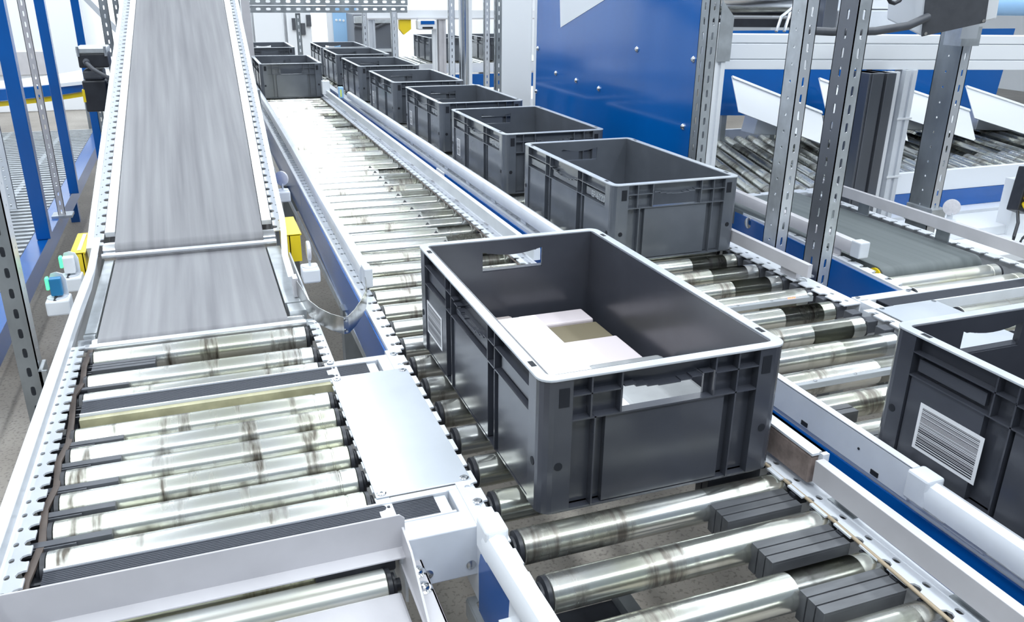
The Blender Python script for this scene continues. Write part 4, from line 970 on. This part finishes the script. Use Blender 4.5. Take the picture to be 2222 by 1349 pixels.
for p in (arc[2], arc[10]): f.box(p.x-.02, p.x+.02, p.y-.02, p.y+.02, -Z0, -.2)
f.build('support', 'zincd', CV)
f = MB(); f.obox((-1.0, 9.2, .75), (.05, .05, 1.3), rotm(0, math.radians(-38), 0)); f2 = f.build('brace', 'alu', None); tag(f2, 'diagonal grey brace seen between the blue uprights', 'brace')
WM = thing('white_machine', 'white machine housing behind the blue uprights', 'machine', (-2.2, 11, 0))
MB().box(-3.4, -1.1, 11.2, 12.5, -Z0, .55).build('housing', 'white', WM, bevel=.01); MB().box(-3.2, -1.5, 11.18, 11.2, -.3, -.05).build('dark_opening', 'paint2', WM)
MB().box(-.9, -.2, 9.6, 10.2, -Z0, -.05).build('low_box', 'white', WM, bevel=.01)

# ================================================================== REAR BACKGROUND
def perf_beam(label, x0, x1, y, z0, z1):
    t = thing('slotted_beam', label, 'beam', ((x0+x1)/2, y, Z0+z0), 'slotted beams above the far crates')
    f = MB(); f.strip((x0, y, z0), (1, 0, 0), (0, 0, 1), x1-x0, z1-z0, .003, .075, slots=[(.5, (z1-z0)/2, .018, .010)]); f.box(x0, x1, y, y+.03, z0-.003, z0); f.build('web', 'zincd', t)
    return t
perf_beam('upper perforated beam across the top above the far crates', .42, 1.70, 7.0, .565, .610); perf_beam('lower perforated beam across the top above the far crates', .42, 1.70, 7.02, .508, .555)
f = MB(); f.box(.395, .455, 6.75, 6.80, -Z0, 1.3); tag(f.build('steel_upright', 'paint2', None, bevel=.004), 'cream square upright right beside the steep belt', 'post')
post('thin slotted post rising behind the queued crates at the left', .812, 7.05, .036, .03, -Z0, .50, 'zincd', 'zincd', .05)
post('thin slotted post right of the pale blue panel', 1.44, 7.6, .040, .03, -Z0, .49, 'zinc', 'alu', .05)
post('slotted post in front of the dark machine', 1.505, 6.75, .048, .035, -Z0, .52, 'zinc', 'alu', .05)
post('slotted post right of the white light box', 2.03, 6.95, .050, .035, -Z0, 1.3, 'zinc', 'alu', .05)
post('slotted post right of the round tube post', 2.44, 7.25, .050, .035, -Z0, 1.3, 'zincd', 'alu', .05)
post('slotted post directly left of the white sheet', 1.755, 5.0, .042, .035, -Z0, 1.3, 'zincd', 'zincd', .05)
TP = thing('tube_post', 'bright round tube post behind the third crate', 'post', (1.745, 5.6, 0))
MB().tube([(1.735, 5.6, -Z0), (1.735, 5.6, 1.3)], .030, 20).build('tube', 'chrome', TP, smooth=40); MB().box(1.768, 1.790, 5.58, 5.62, -Z0, 1.3).build('white_strip', 'white', TP)
BB = thing('machine_portal', 'white beam and uprights of the rear machine', 'frame', (2.3, 8.0, 0))
MB().box(1.55, 4.4, 8.0, 8.06, .425, .50).build('top_beam', 'white', BB, bevel=.004); MB().box(1.55, 4.4, 7.98, 8.0, .415, .425).build('beam_lip', 'paint2', BB)
profile(BB, 1.60, 8.03, .06, -Z0, .42, 'alu', 'upright'); profile(BB, 2.27, 8.03, .07, -Z0, .42, 'paint2', 'upright'); profile(BB, 2.20, 8.03, .04, -Z0, .42, 'white', 'upright'); profile(BB, 4.3, 8.03, .07, -Z0, .42, 'white', 'upright')
RM = thing('sorting_machine', 'dark machinery below the rear white beam', 'machine', (2.0, 9.2, 0))
MB().box(1.66, 2.10, 9.25, 9.7, -Z0, .42).build('dark_body', 'aludark', RM, bevel=.01)
f = MB(); f.tube([(1.66, 9.22, .30), (1.85, 9.22, .27), (2.05, 9.22, .36)], .02, 10); f.build('hose', 'dgrey', RM, smooth=60)
MB().box(1.66, 2.05, 9.20, 9.25, .33, .40).build('metal_plate', 'zinc', RM, bevel=.004)
f = MB(); f.lathe([(.12, 0), (.12, .19)], (1.83, 9.45, .0), (0, 0, 1), 24); f.build('grey_drum', 'alu', RM, smooth=40)
MB().box(1.66, 2.05, 9.19, 9.25, .04, .07).build('front_rail', 'alu', RM)
f = MB(); f.box(1.86, 1.97, 8.0, 8.06, .33, .424); f.add([(1.86, 8.0, .33), (1.97, 8.0, .33), (1.90, 8.0, .28), (1.86, 8.06, .33), (1.97, 8.06, .33), (1.90, 8.06, .28)], [(0, 2, 1), (3, 4, 5), (0, 3, 5, 2), (1, 2, 5, 4)])
tag(f.build('yellow_hopper', 'yellow', None), 'yellow hopper hanging under the rear beam', 'hopper')
LBX = thing('light_box', 'white box with a blue face hanging under the rear beam', 'lamp box', (2.11, 7.98, 1.04))
MB().box(2.02, 2.20, 7.93, 8.03, .325, .414).build('housing', 'white', LBX, bevel=.012); MB().box(2.045, 2.175, 7.925, 7.93, .375, .405).build('blue_face', 'blue', LBX); MB().box(2.06, 2.16, 7.925, 7.93, .335, .352).build('slot', 'hole', LBX)
CVR = thing('roller_conveyor', 'rear dark roller lane carrying two far crates', 'conveyor', (2.7, 8.7, 0))
f = MB(); f.box(1.7, 4.4, 8.25, 8.27, -.10, -.01); f.box(1.7, 4.4, 9.15, 9.17, -.10, -.01); f.build('frame', 'white', CVR)
for x in [1.75+.09*i for i in range(29)]: roller(CVR, x, 8.7, .86, 'cvr', 'rollerc', r=.03, ang=math.pi/2, ends=False)
f = MB(); f.box(2.2, 4.4, 8.17, 8.20, -.26, -.11); f.build('side_panel', 'blue', CVR)
f = MB()
for x in (1.8, 3.0, 4.3): f.box(x, x+.05, 8.27, 8.31, -Z0, -.10); f.box(x, x+.05, 9.1, 9.14, -Z0, -.10)
f.build('legs', 'zincd', CVR)
for i, (x, lb) in enumerate(((2.45, 'dark crate on the rear lane below the white light box'), (3.02, 'dark crate on the rear lane behind the tube post'))):
    c = copy_tree(proto); c.location = (x, 8.72, Z0+.0005); tag(c, lb, 'crate', 'crates on the rear lane')
PB = thing('machine_guard', 'pale blue panel with white bolts far behind the queued crates', 'panel', (1.69, 10, 0))
MB().box(1.56, 1.83, 10.0, 10.01, -.4, .46).build('panel_sheet', 'cyan', PB)
f = MB()
for x, z in ((1.60, .33), (1.64, .33), (1.68, .325), (1.80, .23)): f.lathe([(.014, 0), (.012, .008)], (x, 10.0, z), (0, -1, 0), 10)
f.build('panel_bolts', 'white', PB); MB().box(1.5, 1.9, 10.02, 10.06, -Z0, .5).build('frame', 'white', PB)
WK = thing('white_machine', 'pale cabinet row beyond the far end of the middle conveyor', 'machine', (.9, 11.5, 0))
for x0, x1, z1 in ((.30, .75, .5), (.80, 1.15, .9), (1.2, 1.5, .45)): MB().box(x0, x1, 11.4, 11.9, -Z0, z1).build('cabinet', 'white', WK, bevel=.01)
for x0, z0 in ((.60, .12), (1.26, .16), (1.36, .10), (1.44, .2)): MB().box(x0, x0+.06, 11.37, 11.4, z0, z0+.14).build('dark_opening', 'dgrey', WK)
# small blue sensor between the conveyors
SN = thing('light_barrier', 'small pale blue sensor with a yellow label between the far crates', 'sensor', (.865, 5.45, Z0))
MB().box(.855, .885, 5.42, 5.46, .045, .115).build('sensor_head', 'cyan', SN, bevel=.004); MB().box(.862, .872, 5.417, 5.42, .055, .10).build('yellow_label', 'label_y', SN); MB().box(.866, .876, 5.43, 5.45, .0, .045).build('stem', 'zincd', SN)
MB().box(.80, .85, 5.75, 5.80, .03, .12).build('white_cover', 'white', SN, bevel=.004)
SN2 = copy_tree(SN); SN2.location = (.84, 7.6, Z0); tag(SN2, 'pale blue sensor left of the furthest queued crates', 'sensor')
RR = thing('machine_cover', 'white sloping cover with a green lamp right of the far crates', 'cover', (1.9, 6.6, 0))
f = MB(); f.sweep([(1.62, 6.9, .03), (2.05, 5.6, .0)], [(-.03, -.03), (.03, -.03), (.03, .03), (-.03, .03)]); f.build('rail', 'paint', RR)
MB().box(1.70, 2.6, 5.7, 6.4, -Z0, -.03).build('cabinet', 'white', RR, bevel=.01)
f = MB(); f.lathe([(.012, 0), (.010, .02)], (1.64, 6.84, .10), (0, 0, 1), 10); f.build('green_lamp', 'ledg', RR); MB().box(1.625, 1.655, 6.82, 6.86, .05, .10).build('lamp_body', 'sblue', RR)
